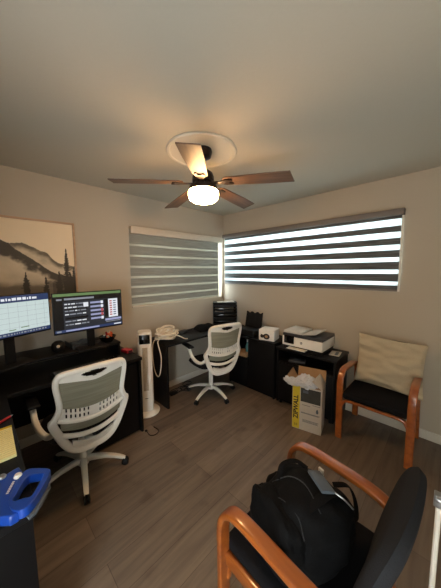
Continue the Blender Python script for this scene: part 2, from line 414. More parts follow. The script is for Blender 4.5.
def blade_mesh():
    b = MB(); n = 16; vs = []; pit = R(-9)
    outl = []
    for i in range(n+1):
        t = i/n; r = 0.15+t*0.475; w = 0.048+0.014*min(1, t*1.6)
        if i == 0: w = 0.03
        outl.append((r, w))
    for sgn in (1, -1):
        pass
    top = []; 
    for r, w in outl:
        for sg in (-1, 1):
            rr = r-(0.02 if (sg < 0 and r > 0.62) else 0)
            for dz in (-0.0035, 0.0035): top.append(Vector((rr, sg*w*math.cos(pit), sg*w*math.sin(pit)+dz)))
    fs = []
    for i in range(n):
        a = i*4; c = a+4
        fs += [[a, c, c+2, a+2], [a+1, a+3, c+3, c+1], [a, a+1, c+1, c], [a+2, c+2, c+3, a+3]]
    fs += [[0, 2, 3, 1], [n*4, n*4+1, n*4+3, n*4+2]]
    return b.add(top, fs)
blade0 = None
for k in range(5):
    a = 0.0971+k*2*PI/5
    if blade0 is None:
        bl = blade_mesh().build('blade', 'bladewood', fan, smooth=0)
        br = MB().prism([(0.07, -0.018), (0.13, -0.014), (0.17, -0.034), (0.215, -0.034), (0.225, -0.02), (0.20, -0.01), (0.20, 0.01), (0.225, 0.02), (0.215, 0.034), (0.17, 0.034), (0.13, 0.014), (0.07, 0.018)], -0.012, -0.005).build('blade_bracket', 'darkmetal', bl, smooth=0)
        br.rotation_euler = (R(-8), 0, 0)
        blade0, br0 = bl, br
    else:
        bl = blade0.copy(); C.objects.link(bl); q = br0.copy(); C.objects.link(q); q.parent = bl
    bl.location = (0, 0, HZ); bl.rotation_euler = (0, R(3.9), a)

# ------------------------------------------------------------------ wall picture
PX0, PX1, PZ0, PZ1 = -3.14, -2.119, 1.30, 2.037
pic = thing('framed_picture', 'framed landscape print of misty mountains and fir trees in a pale wood frame', 'picture', ((PX0+PX1)/2, 0, PZ0))
hw, hh = (PX1-PX0)/2, PZ1-PZ0
fr = MB(); t = 0.016
fr.box(-hw, hw, -0.035, -0.001, 0, t, 0.002).box(-hw, hw, -0.035, -0.001, hh-t, hh, 0.002).box(-hw, -hw+t, -0.035, -0.001, t, hh-t, 0.002).box(hw-t, hw, -0.035, -0.001, t, hh-t, 0.002)
fr.build('picture_frame', 'framewood', pic)
NX, NZ = 260, 190
gx = np.linspace(-hw+t, hw-t, NX+1); gz = np.linspace(t, hh-t, NZ+1)
vs = [(x, -0.018, z) for z in gz for x in gx]
fs = [[j*(NX+1)+i, j*(NX+1)+i+1, (j+1)*(NX+1)+i+1, (j+1)*(NX+1)+i] for j in range(NZ) for i in range(NX)]
me = bpy.data.meshes.new('canvas'); me.from_pydata(vs, [], fs); me.materials.append(M['print'])
ca = me.color_attributes.new('print', 'FLOAT_COLOR', 'POINT')
def sst(a, b, x):
    t = min(1, max(0, (x-a)/(b-a))); return t*t*(3-2*t)
def fbm(x, y, s, sd=0): return noise.fractal(Vector((x*s, y*s, sd)), 0.9, 2.1, 5)
firs = [(0.92, 0.25, 0.42, 0.050), (0.855, 0.2, 0.18, 0.035), (0.753, 0.16, 0.15, 0.030), (0.613, 0.18, 0.19, 0.034), (0.945, 0.2, 0.16, 0.04), (0.975, 0.2, 0.22, 0.045), (0.40, 0.16, 0.2, 0.04), (0.28, 0.14, 0.24, 0.045), (0.12, 0.15, 0.2, 0.04), (0.05, 0.15, 0.28, 0.05)]
cols = []
def piecewise(pts, u):
    for (a, b), (c, d) in zip(pts, pts[1:]):
        if u <= c: return b+(d-b)*(u-a)/(c-a)
    return pts[-1][1]
for z in gz:
    for x in gx:
        u = (x+hw)/(2*hw); v = z/hh
        sky = 0.80-0.05*fbm(u, v, 2.0)
        val = sky
        # far ridge
        rz = piecewise([(0, 0.6), (0.45, 0.70), (0.556, 0.704), (0.607, 0.712), (0.659, 0.68), (0.726, 0.632), (0.775, 0.605), (0.809, 0.545), (0.852, 0.484), (0.9, 0.46), (1.01, 0.44)], u)+0.010*fbm(u, 0, 14, 3)
        if v < rz and u > 0.48:
            fog = sst(0.01, 0.10, rz-v)+0.45*fbm(u, v, 9, 5); fog = min(1, max(0, fog)); val = 0.13*(1-fog)+0.60*fog
        # near ridge descending from the upper left
        rz = piecewise([(0, 0.80), (0.15, 0.9), (0.28, 0.86), (0.40, 0.79), (0.473, 0.733), (0.519, 0.70), (0.559, 0.636), (0.633, 0.562), (0.718, 0.469), (0.787, 0.384), (0.846, 0.346), (0.925, 0.318), (1.01, 0.30)], u)+0.008*fbm(u, 1, 20, 8)
        if v < rz:
            fog = sst(0.06, 0.15, rz-v+0.10*fbm(u, v, 7, 2)-0.05*max(0, 0.62-u)/0.15); val = 0.06*(1-fog)+(0.52+0.14*fbm(u, v, 4, 1))*fog
        gv = 0.22+(0.07 if u > 0.84 else 0); low = sst(gv+0.05, gv-0.02, v+0.03*fbm(u, v, 8, 9)); gd = 0.04 if u > 0.8 else 0.12; val = val*(1-low*0.9)+gd*low*0.9
        for (fu, fz, fh, fwd) in firs:
            if fz-0.2 < v < fz+fh:
                k = (fz+fh-v)/(fh); wdt = (0.0035+fwd*k**0.9*(0.25+0.55*((v*34+fu*9) % 1.0)+0.5*fbm(u*2, v, 30, fu*9))) if v > fz else fwd*(0.7+0.3*fbm(u, v, 30))
                if abs(u-fu) < wdt: val = 0.035
        val = max(0.03, min(0.85, val))
        cols += [val*1.0, val*0.82, val*0.58, 1]
ca.data.foreach_set('color', cols)
cv = bpy.data.objects.new('canvas', me); C.objects.link(cv); cv.parent = pic

# ------------------------------------------------------------------ L-shaped computer desk at left
desk = thing('computer_desk', 'black L-shaped computer desk under the picture, with a raised monitor shelf', 'desk', (-2.3, -0.3, 0))
def L(x, y): return x+2.3, y+0.3
b = MB(); b.prism([L(-3.46, -0.03), L(-3.46, -1.70), L(-2.735, -1.70), L(-2.735, -0.60), L(-1.765, -0.60), L(-1.765, -0.03)], 0.73, 0.76).build('desktop', 'black', desk, bevel=0.003)
def sb(name, x0, x1, y0, y1, z0, z1, mt='black', par=None, bev=0.002):
    return MB().box(x0+2.3, x1+2.3, y0+0.3, y1+0.3, z0, z1, bev).build(name, mt, par or desk)
sb('side_panel', -1.79, -1.768, -0.58, -0.035, 0, 0.73)
sb('end_panel', -3.44, -2.745, -1.69, -1.665, 0, 0.73)
sb('back_panel', -3.42, -1.79, -0.10, -0.08, 0.25, 0.73)
sb('monitor_shelf', -2.78, -1.88, -0.40, -0.06, 0.875, 0.895)
sb('shelf_support', -2.78, -2.76, -0.38, -0.08, 0.76, 0.875)
sb('shelf_support', -1.90, -1.88, -0.38, -0.08, 0.76, 0.875)
sb('drawer_unit', -2.20, -1.80, -0.56, -0.12, 0.02, 0.70)

# ------------------------------------------------------------------ monitors
sc = {}
for nm, col, s in [('scr_dark', (44, 48, 56), 0.8), ('scr_green', (110, 140, 90), 0.8), ('scr_grey', (150, 155, 165), 0.8), ('scr_white', (235, 238, 245), 0.9), ('scr_blue', (50, 66, 105), 0.8), ('scr_red', (200, 90, 90), 0.8), ('scr_pale', (208, 224, 222), 0.88), ('scr_black', (14, 15, 18), 0.6), ('scr_lilac', (170, 175, 215), 0.8)]:
    M[nm] = emit(nm, col, s)
SC = ['scr_dark', 'scr_green', 'scr_grey', 'scr_white', 'scr_blue', 'scr_red', 'scr_pale', 'scr_black', 'scr_lilac']
def monitor(label, right, rz, w, h, zc, content, base_z):
    t = thing('monitor', label, 'monitor', (right[0], right[1], base_z), rz, 'monitors on the desk shelf')
    z0 = zc-base_z
    MB().box(-w, 0, 0, 0.014, z0, z0+h, 0.004).box(-w*0.8, -w*0.2, 0.014, 0.045, z0+0.05, z0+h-0.08, 0.012).build('housing', 'blackmatte', t)
    d = MB(); k = [0]
    def q(ci, x0, x1, y0, y1):
        k[0] += 1; y = -0.0012-0.00004*k[0]
        X = lambda a: -w+0.008+a*(w-0.016); Z = lambda a: z0+h-0.008-a*(h-0.022)
        d.cur = SC.index(ci); d.add([(X(x0), y, Z(y0)), (X(x1), y, Z(y0)), (X(x1), y, Z(y1)), (X(x0), y, Z(y1))], [[0, 3, 2, 1]])
    d.cur = 7; d.box(-w+0.008, -0.008, -0.001, 0.001, z0+0.014, z0+h-0.008)
    content(q)
    d.build('screen', SC, t, smooth=0)
    MB().box(-w/2-0.03, -w/2+0.03, 0.02, 0.05, 0.012, z0+0.12, 0.006).build('stand_neck', 'blackmatte', t)
    MB().box(-w/2-0.12, -w/2+0.12, -0.07, 0.11, 0, 0.014, 0.006).build('stand_base', 'blackmatte', t)
    return t
def scr_right(q):
    rnd = random.Random(3)
    q('scr_dark', 0, 1, 0, 1); q('scr_green', 0, 1, 0, 0.07); q('scr_black', 0, 1, 0.07, 0.2)
    q('scr_grey', 0.04, 0.11, 0.13, 0.17); q('scr_grey', 0.14, 0.56, 0.12, 0.17)
    q('scr_black', 0.0, 0.12, 0.2, 1.0)
    for r in range(7):
        y = 0.26+r*0.09
        x = 0.14
        while x < 0.44:
            l = rnd.uniform(0.02, 0.09); q(rnd.choice(['scr_grey', 'scr_grey', 'scr_white']), x, min(x+l, 0.47), y, y+0.03); x += l+0.012
    q('scr_white', 0.40, 0.47, 0.26, 0.38); q('scr_black', 0.14, 0.46, 0.40, 0.44); q('scr_black', 0.14, 0.46, 0.62, 0.67)
    for r in range(5):
        y = 0.26+r*0.11; q('scr_lilac', 0.50, 0.70, y, y+0.05); q('scr_red' if r in (2, 3) else 'scr_white', 0.66, 0.695, y-0.01, y+0.07)
    q('scr_black', 0.72, 0.77, 0.22, 0.72); q('scr_white', 0.78, 0.935, 0.22, 0.75)
    for r in range(7):
        y = 0.27+r*0.065; q('scr_red', 0.80, 0.84, y, y+0.035); q('scr_blue', 0.86, 0.905, y+0.005, y+0.03)
    q('scr_black', 0.945, 0.99, 0.2, 0.72); q('scr_lilac', 0.72, 0.99, 0.78, 0.84); q('scr_grey', 0.73, 0.97, 0.86, 0.88)
    q('scr_blue', 0, 1, 0.93, 1.0); q('scr_lilac', 0.14, 0.62, 0.945, 0.985); q('scr_grey', 0.02, 0.08, 0.945, 0.985); q('scr_white', 0.86, 0.98, 0.95, 0.98)
def scr_left(q):
    rnd = random.Random(5)
    q('scr_pale', 0, 1, 0, 1); q('scr_blue', 0, 1, 0, 0.17)
    x = 0.03
    while x < 0.80: l = rnd.uniform(0.015, 0.06); q('scr_white', x, x+l, 0.06+rnd.uniform(-.01, .01), 0.12); x += l+0.012
    for r in range(9): q('scr_grey', 0.05+r*0.11, 0.052+r*0.11, 0.2, 0.86)
    for r in range(5): q('scr_grey', 0.02, 0.98, 0.28+0.13*r, 0.284+0.13*r)
    q('scr_green', 0.48, 0.56, 0.84, 0.86); q('scr_green', 0.62, 0.72, 0.81, 0.83)
    q('scr_blue', 0, 1, 0.90, 1.0)
    x = 0.05
    while x < 0.95: l = rnd.uniform(0.01, 0.04); q('scr_grey', x, x+l, 0.93, 0.97); x += l+0.015
monitor('monitor showing a dark window with white and red panels, right one of the pair', (-1.851, -0.40), 0, 0.560, 0.345, 1.058, scr_right, 0.895)
monitor('monitor showing a pale window with a blue title bar, left one of the pair', (-2.412, -0.315), R(22), 0.56, 0.315, 1.098, scr_left, 0.895)

# ------------------------------------------------------------------ things on the left desk
sp = thing('round_speaker', 'small round black speaker with a silver dot, between the two monitors', 'speaker', (-2.37, -0.30, 0.895))
MB().lathe([(0.001, 0), (0.03, 0), (0.045, 0.015), (0.052, 0.045), (0.045, 0.075), (0.025, 0.092), (0.001, 0.096)], 28).build('speaker_body', 'blackmatte', sp)
MB().lathe([(0.001, 0.004), (0.010, 0.003), (0.013, 0), (0.001, 0)], 18, (-0.010, -0.05, 0.058), Matrix.Rotation(R(90), 3, 'X')).build('dial', 'white', sp, bevel=0)
kb = thing('keyboard', 'black keyboard on the desk in front of the monitor shelf', 'keyboard', (-2.25, -0.50, 0.76), R(2))
MB().box(-0.21, 0.21, -0.065, 0.065, 0, 0.018, 0.005).build('keyboard_body', 'blackmatte', kb)
ks = MB()
for i in range(15):
    for j in range(5): ks.box(-0.20+i*0.0267, -0.178+i*0.0267, -0.055+j*0.022, -0.037+j*0.022, 0.018, 0.024, 0.002)
o = ks.build('keycaps', 'printergrey', kb); o['kind'] = 'stuff'
tr = thing('paper_tray', 'dark grey desk tray with folded grey papers below the right monitor', 'tray', (-2.16, -0.22, 0.895), R(4))
MB().box(-0.12, 0.11, -0.10, 0.10, 0, 0.012, 0.003).box(-0.12, 0.11, -0.10, -0.092, 0.012, 0.03).box(-0.12, -0.112, -0.092, 0.1, 0.012, 0.04).box(0.102, 0.11, -0.092, 0.1, 0.012, 0.04).build('tray_body', 'printergrey', tr)
MB().shell(lambda u, v: (-0.10+0.18*u, -0.085+0.15*v, 0.022+0.012*math.sin(u*7+v*3)+0.008*noise.noise(Vector((u*4, v*4, 0)))), 14, 10, 0.003, (0, 0, 1)).build('folded_paper', 'greyplastic', tr)
# candy tray at the right end of the shelf
cb = thing('candy_bowl', 'small dark bowl of orange and white wrapped sweets on the monitor shelf end', 'bowl', (-1.965, -0.30, 0.895))
MB().lathe([(0.001, 0), (0.045, 0), (0.075, 0.045), (0.078, 0.055), (0.070, 0.05), (0.042, 0.012), (0.001, 0.010)], 28).build('bowl', 'blackgloss', cb)
cd = MB(); rr = random.Random(4)
for i in range(9):
    cd.cur = [0, 0, 1, 2, 0, 1, 0, 2, 0][i]; a = rr.uniform(0, 2*PI); r_ = rr.uniform(0, 0.04)
    mx = Matrix.Translation((r_*math.cos(a), r_*math.sin(a), 0.05+0.004*i)) @ Matrix.Rotation(rr.uniform(0, 3), 4, 'Z') @ Matrix.Rotation(rr.uniform(-.9, .9), 4, 'Y')
    cd.box(-0.022, 0.022, -0.009, 0.009, -0.008, 0.008, 0.005, mtx=mx)
o = cd.build('wrapped_sweets', ['orange', 'white', 'red'], cb); o['kind'] = 'stuff'
rb = thing('small_box', 'small red box on the right front corner of the left desk', 'box', (-1.80, -0.35, 0.76), R(12))
MB().box(-0.035, 0.03, -0.05, 0.05, 0, 0.03, 0.003).build('carton', 'red', rb); MB().box(-0.02, 0.02, -0.052, -0.05, 0.006, 0.022).build('carton_label', 'ink', rb)
mouse = thing('computer_mouse', 'black computer mouse on the left desk, right of the keyboard', 'mouse', (-1.98, -0.50, 0.76), R(8))
MB().box(-0.03, 0.03, -0.05, 0.05, 0, 0.034, 0.016, 4).build('mouse_body', 'blackgloss', mouse); MB().box(-0.004, 0.004, 0.015, 0.032, 0.030, 0.037, 0.003).build('scroll_wheel', 'greyplastic', mouse)
# yellow pad, red pen
pad = thing('legal_pad', 'yellow lined paper pad on the left wing of the desk', 'notepad', (-2.86, -1.20, 0.76), R(-1))
MB().box(-0.11, 0.11, -0.14, 0.14, 0, 0.012, 0.001).build('pages', 'yellow', pad); MB().box(-0.111, 0.111, 0.125, 0.142, 0, 0.0135).build('binding', 'boxyellow', pad)
ln = MB()
for i in range(15): ln.box(-0.105, 0.105, -0.13+i*0.017, -0.1295+i*0.017, 0.012, 0.0122)
ln.build('ruled_lines', 'greyplastic', pad)
pen = thing('pen', 'red pen lying above the yellow pad', 'pen', (-2.79, -0.975, 0.767), R(35))
MB().sweep([(-0.07, 0, 0), (0.055, 0, 0)], 0.014, 0.014, (0, 0, 1)).build('pen_barrel', 'red', pen); MB().sweep([(0.055, 0, 0), (0.066, 0, 0), (0.073, 0, 0)], [0.009, 0.006, 0.002], [0.009, 0.006, 0.002], (0, 0, 1)).build('pen_tip', 'greymetal', pen)

# blue hand tool on the end of the desk wing
bt = thing('hand_tool', 'blue plastic hand tool with a loop handle on the left desk', 'tool', (-2.79, -1.60, 0.76))
def ring_plate(outer, inner, z0, z1):
    """plate with one hole, both loops with the same count"""
    b = MB(); n = len(outer); vs = []
    for lp in (outer, inner):
        for z in (z0, z1): vs += [Vector((x, y, z)) for x, y in lp]
    fs = []
    for i in range(n):
        j = (i+1) % n
        fs += [[i, j, n+j, n+i], [2*n+i, 3*n+i, 3*n+j, 2*n+j], [n+i, n+j, 3*n+j, 3*n+i], [i, 2*n+i, 2*n+j, j]]
    return b.add(vs, fs)
A_ = Vector((-2.79, -1.60))
def wpt(x, y, z=0.80):
    d = FW+RT*((x-220.5)/F_PX)-UP*((y-294)/F_PX); t = (z-CAM.z)/d.z; p = CAM+d*t
    return (p.x-A_.x, p.y-A_.y)
# outline of the handle loop measured on the desk top plane (metres)
outer = [wpt(*p) for p in [(9, 501), (14, 488), (21, 476), (28, 470), (38, 469), (50, 470), (48, 478), (42, 489), (34, 501), (26, 509), (18, 512), (11, 510)]]
inner = [wpt(*p) for p in [(13, 500), (17, 494), (23, 483), (29, 477), (36, 475.5), (43, 474.5), (42, 479), (37, 488), (31, 497), (24, 499), (18, 501), (14, 502)]]
OUT3 = [v.xy for v in spline([(x, y, 0) for x, y in outer], 4, True)]; IN3 = [v.xy for v in spline([(x, y, 0) for x, y in inner], 4, True)]
ring_plate(OUT3, IN3, 0.012, 0.045).build('loop_handle', 'blue', bt, bevel=0.005)
body = [wpt(*p) for p in [(-22, 505), (-20, 490), (-5, 482), (6, 474), (12, 470), (19, 466), (22, 470), (20, 478), (14, 489), (13, 505), (20, 511), (10, 517), (-10, 518)]]
MB().prism(body, 0.004, 0.040).build('tool_body', 'blue', bt, bevel=0.006)
MB().prism([wpt(*p) for p in [(24, 505), (36, 495), (45, 482), (49, 476), (50, 479), (44, 491), (36, 503), (28, 510)]], 0.0, 0.012).build('blade_guard', 'greyplastic', bt, bevel=0.002)
MB().lathe([(0.001, 0.040), (0.012, 0.040), (0.014, 0.044), (0.010, 0.052), (0.001, 0.054)], 20, (*wpt(18, 477), 0)).build('knob', 'white', bt)
MB().lathe([(0.001, 0.040), (0.012, 0.040), (0.014, 0.044), (0.010, 0.050), (0.001, 0.052)], 20, (*wpt(2, 478), 0)).build('knob', 'greymetal', bt)
lm = MB()
p0 = Vector((*wpt(7, 494), 0.0405)); p1 = Vector((*wpt(14, 481), 0.0405)); sd = (p1-p0).cross(Vector((0, 0, 1))).normalized()
for i in range(8):
    a = p0+(p1-p0)*(i/8); c_ = p0+(p1-p0)*((i+.7)/8); lm.add([a-sd*.004, c_-sd*.004, c_+sd*.004, a+sd*.004], [[0, 1, 2, 3]])
lm.build('raised_marking', 'paper', bt, smooth=0)

# ------------------------------------------------------------------ tower fan
tf = thing('tower_fan', 'tall white tower fan on a round base between the two desks', 'tower fan', (-1.578, -0.30, 0), R(-28))
MB().lathe([(0.001, 0), (0.135, 0), (0.14, 0.012), (0.128, 0.026), (0.075, 0.04), (0.05, 0.05), (0.001, 0.05)], 40).build('base', 'white', tf)
n = 9
MB().sweep([(0, 0, 0.04), (0, 0, 0.12), (0, 0, 0.90), (0, 0, 0.925)], [0.15, 0.155, 0.15, 0.135], [0.15, 0.155, 0.15, 0.135], (0, 1, 0), seg=24, sq=4).build('housing', 'white', tf)
MB().box(-0.055, 0.055, -0.079, -0.072, 0.80, 0.90, 0.003).build('control_panel', 'blackgloss', tf)
gr = MB().box(-0.028, 0.028, -0.079, -0.074, 0.28, 0.76, 0.002)
gr.build('grille', 'grille', tf)
gs = MB()
for i in range(5): gs.box(-0.024+i*0.0115, -0.022+i*0.0115, -0.0815, -0.079, 0.285, 0.755)
gs.build('grille_slats', 'white', tf); 
MB().box(-0.018, 0.018, -0.080, -0.075, 0.19, 0.195).build('badge', 'ink', tf)

# ------------------------------------------------------------------ corner desk
cdk = thing('writing_desk', 'black panel-leg desk under the closed window', 'desk', (-0.70, -0.23, 0))
def cbx(name, x0, x1, y0, y1, z0, z1, par=cdk, mt='black', org=(-0.70, -0.23)):
    return MB().box(x0-org[0], x1-org[0], y0-org[1], y1-org[1], z0, z1, 0.002).build(name, mt, par)
cbx('desktop', -1.40, -0.02, -0.45, -0.02, 0.725, 0.75)
cbx('side_panel', -1.395, -1.37, -0.44, -0.03, 0, 0.725)
cbx('side_panel', -0.06, -0.035, -0.44, -0.03, 0, 0.725)
cbx('front_rail', -1.37, -0.06, -0.06, -0.045, 0.58, 0.725)
# ------------------------------------------------------------------ middle cabinet
mc = thing('storage_cabinet', 'black cabinet with an open bay at left, holding the white gadget box', 'cabinet', (-0.2, -0.85, 0))
og = (-0.2, -0.85)
cbx('cabinet_top', -0.40, -0.015, -1.21, -0.47, 0.68, 0.705, mc, org=og)
cbx('side_panel', -0.385, -0.02, -1.20, -1.18, 0.0, 0.68, mc, org=og)
cbx('side_panel', -0.385, -0.02, -0.49, -0.47, 0.0, 0.68, mc, org=og)
cbx('divider', -0.375, -0.02, -0.82, -0.80, 0.04, 0.68, mc, org=og)
cbx('bottom_shelf', -0.375, -0.02, -1.18, -0.49, 0.03, 0.05, mc, org=og)
cbx('middle_shelf', -0.375, -0.02, -0.80, -0.49, 0.40, 0.42, mc, org=og)
cbx('back_panel', -0.030, -0.02, -1.18, -0.49, 0.05, 0.68, mc, org=og)
cbx('plinth', -0.36, -0.34, -1.18, -0.49, 0.0, 0.03, mc, org=og)
dr = cbx('door', -0.392, -0.376, -1.195, -0.805, 0.04, 0.675, mc, org=og)
MB().box(-0.205, -0.195, 0.025, 0.032, 0.33, 0.45, 0.002).build('handle', 'blackgloss', dr)
dr2 = cbx('door', -0.392, -0.376, -0.795, -0.475, 0.04, 0.39, mc, org=og)
bo = thing('water_bottle', 'teal bottle standing in the open cabinet bay behind the far office chair', 'bottle', (-0.28, -0.72, 0.42))
MB().lathe([(0.001, 0), (0.030, 0), (0.034, 0.01), (0.034, 0.13), (0.014, 0.17), (0.014, 0.19)], 24).build('bottle_body', 'teal', bo); MB().lathe([(0.001, 0.186), (0.017, 0.186), (0.017, 0.215), (0.001, 0.216)], 20).build('cap', 'white', bo)
ps = thing('paper_stack', 'short stack of white paper on the open cabinet bay shelf', 'paper stack', (-0.335, -0.64, 0.42), R(3))
MB().box(-0.05, 0.10, -0.13, 0.05, 0, 0.05, 0.001).build('sheets', 'cardboard', ps)
# photo printer with raised tray
pp = thing('photo_printer', 'small black printer with its rear paper support raised, left of the white gadget box', 'printer', (-0.22, -0.72, 0.705), R(90))
# local: +y faces -X(world) after rotation of 90 degrees
MB().box(-0.16, 0.16, -0.05, 0.15, 0, 0.085, 0.015, 3).build('printer_body', 'blackmatte', pp)
MB().box(-0.13, 0.13, 0.12, 0.19, 0.004, 0.014, 0.003).build('output_tray', 'blackgloss', pp)
n_ = 24
def tray(u, v):
    zt = 0.225+0.010*math.cos(u*6*PI)
    return (-0.135+0.27*u, -0.045-0.05*v, 0.06+(zt)*v)
MB().shell(tray, 24, 6, 0.012, (0, 1, 0)).build('paper_support', 'blackmatte', pp)
wb = thing('hand_sanitizer', 'tiny white bottle behind the black photo printer', 'bottle', (-0.06, -0.53, 0.75), 0)
MB().lathe([(0.001, 0), (0.018, 0), (0.02, 0.01), (0.02, 0.07), (0.008, 0.09), (0.008, 0.105), (0.001, 0.106)], 18).build('bottle_body', 'white', wb); wb.location = (-0.055, -0.56, 0.705)
# white gadget box
gb = thing('gadget_box', 'small white carton printed with a pair of earphones, on the middle cabinet', 'box', (-0.265, -1.045, 0.705), R(12))
MB().box(-0.095, 0.095, -0.10, 0.10, 0, 0.135, 0.003).build('carton', 'paper', gb)
pr = MB()
for cy, r in ((0.0, 0.036), (-0.055, 0.022)):
    pr.prism([(cy+r*1.2*math.cos(a*PI/8), 0.052+r*math.sin(a*PI/8)) for a in range(16)], 0, 0.0008, Matrix(((0, 0, -1, -0.0952), (-1, 0, 0, 0), (0, 1, 0, 0), (0, 0, 0, 1))))
pr.sweep([(-0.0957, 0.04, 0.05), (-0.0957, 0.055, 0.07), (-0.0957, 0.075, 0.075)], 0.008, 0.001, (1, 0, 0))
pr.build('printed_picture', 'darkmetal', gb)
pr2 = MB().prism([(0.020*math.cos(a*PI/8), 0.052+0.017*math.sin(a*PI/8)) for a in range(16)], 0.0008, 0.0012, Matrix(((0, 0, -1, -0.0952), (-1, 0, 0, 0), (0, 1, 0, 0), (0, 0, 0, 1))))
pr2.build('printed_highlight', 'cardboard', gb)

# ------------------------------------------------------------------ file organizer in the corner
og_ = thing('letter_organizer', 'black multi-drawer letter organizer standing in the corner of the desk', 'organizer', (-0.235, -0.245, 0.75), R(-45))
# local: front faces -y
wO, dO, hO = 0.178, 0.085, 0.355
ob = MB(); ob.box(-wO, -wO+0.006, -dO, dO, 0, hO).box(wO-0.006, wO, -dO, dO, 0, hO).box(-wO, wO, dO-0.006, dO, 0, hO).box(-wO, wO, -dO, dO, hO-0.006, hO).box(-wO, wO, -dO, dO, 0, 0.006)
ob.build('organizer_body', 'blackmatte', og_)
for i in range(7):
    z0 = 0.010+i*0.047
    q = MB().box(-wO+0.009, wO-0.009, -dO-0.004, dO-0.01, z0, z0+0.005).box(-wO+0.009, wO-0.009, -dO-0.006, -dO-0.002, z0, z0+0.032, 0.001).build('tray', 'blackgloss' if i % 2 else 'blackmatte', og_)
    if i in (4, 5): MB().box(-wO+0.03, wO-0.05, -dO+0.002, dO-0.02, z0+0.006, z0+0.030).build('papers', 'paper', q)
psh = thing('paper_sheet', 'loose white sheet of paper on top of the letter organizer', 'paper', (-0.225, -0.225, 0.75+hO+0.001), R(-38))
MB().shell(lambda u, v: (-0.11+0.25*u, -0.09+0.16*v, 0.003+0.005*u*u), 8, 6, 0.001, (0, 0, 1)).build('sheet', 'paper', psh)

# ------------------------------------------------------------------ cables and bag on the corner desk
cbn = thing('cable_bundle', 'tangled coil of white cable hanging over the left end of the corner desk', 'cable', (-1.27, -0.27, 0.75))
rr = random.Random(11); b = MB()
for k in range(17):
    cx, cy = rr.uniform(-0.05, 0.08), rr.uniform(-0.05, 0.06); ra, rbb = rr.uniform(0.05, 0.115), rr.uniform(0.04, 0.095); ph = rr.uniform(0, 6); zz = 0.010+k*0.0055; tl = rr.uniform(-0.4, 0.4)
    pts = [(cx+ra*math.cos(a+ph), cy+rbb*math.sin(a+ph)+0.014*math.sin(3*a), zz+0.008+abs(tl)*0.08+tl*0.08*math.cos(a)+0.006*math.sin(2*a+k)) for a in [2*PI*i/14 for i in range(14)]]
    b.tube(spline(pts, 4, True), 0.011 if k % 3 else 0.008, 8, True)
b.build('coiled_loops', 'cable', cbn)
b = MB(); b.tube(spline([(-0.06, -0.02, 0.07), (-0.12, -0.03, 0.045), (-0.148, -0.035, 0.0), (-0.150, -0.10, -0.15), (-0.150, -0.07, -0.33), (-0.150, -0.01, -0.40), (-0.150, 0.06, -0.33), (-0.150, 0.09, -0.15), (-0.148, 0.06, 0.0), (-0.10, 0.03, 0.04)], 8), 0.006)
b.build('hanging_loop', 'cable', cbn)
MB().tube(spline([(0.03, -0.06, 0.06), (0.10, -0.09, 0.05), (0.16, -0.13, 0.012), (0.19, -0.15, 0.008)], 6), 0.007).build('cable_end', 'cable', cbn)
def shk(u, v): return (-0.07+0.16*u, -0.06+0.13*v, 0.095+0.035*math.sin(u*9)*math.cos(v*7)+0.02*noise.noise(Vector((u*5, v*5, 3))))
MB().shell(shk, 20, 16, 0.003, (0, 0, 1)).build('crumpled_wrap', 'paper', cbn)
lb = thing('laptop_bag', 'soft black bag lying flat on the desk beside the letter organizer', 'bag', (-0.60, -0.22, 0.75), R(-12))
bm = MB()
def bagf(u, v):
    a, c_ = 2*u-1, 2*v-1; return (0.15*a, 0.11*c_, 0.0)
NU, NV = 20, 14; vs = []; fs = []
for sgn in (0, 1):
    for i in range(NU+1):
        for j in range(NV+1):
            a, c_ = 2*i/NU-1, 2*j/NV-1
            t_ = max(0, (1-abs(a)**4)*(1-abs(c_)**4))**0.5
            vs.append((0.15*a, 0.11*c_, 0.002+(t_*(0.068+0.02*noise.noise(Vector((a*2, c_*2, 1)))) if sgn else 0)))
for sgn in (0, 1):
    o0 = sgn*(NU+1)*(NV+1)
    for i in range(NU):
        for j in range(NV): fs.append([o0+i*(NV+1)+j, o0+i*(NV+1)+j+1, o0+(i+1)*(NV+1)+j+1, o0+(i+1)*(NV+1)+j])
bm.add(vs, fs).build('bag_body', 'nylon', lb)
MB().sweep(spline([(-0.07, -0.10, 0.02), (-0.06, -0.135, 0.035), (0.0, -0.15, 0.04), (0.06, -0.135, 0.035), (0.07, -0.10, 0.02)], 5), 0.006, 0.02, (0, 0, 1)).build('carry_handle', 'nylon', lb)
ms = thing('power_adapter', 'flat dark box at the back of the corner desk, right of the cable coil', 'adapter', (-0.93, -0.12, 0.75), R(10))
MB().box(-0.07, 0.07, -0.035, 0.035, 0, 0.03, 0.006).build('adapter_body', 'printergrey', ms); MB().tube(spline([(0.07, 0, 0.012), (0.12, 0.01, 0.006), (0.17, -0.02, 0.005), (0.2, 0.03, 0.005)], 5), 0.0035).build('cord', 'blackmatte', ms)
fc = thing('floor_cable', 'heap of black cords on the floor under the corner desk', 'cable', (-1.02, -0.20, 0.0))
b = MB(); rr = random.Random(2)
for k in range(6):
    cx, cy, ra = rr.uniform(-0.1, 0.12), rr.uniform(-0.05, 0.05), rr.uniform(0.04, 0.09)
    b.tube(spline([(cx+ra*math.cos(a), cy+ra*0.7*math.sin(a), 0.006+k*0.007+0.004*math.sin(2*a+k)) for a in [2*PI*i/12 for i in range(12)]], 3, True), 0.0045, 6, True)
b.build('cord_coils', 'blackmatte', fc); MB().box(-0.19, -0.09, -0.03, 0.03, 0, 0.035, 0.006).build('power_brick', 'blackmatte', fc)
fc2 = thing('charging_cord', 'thin brown cord looped on the floor by the right panel of the left desk', 'cable', (-1.71, -0.66, 0.0))
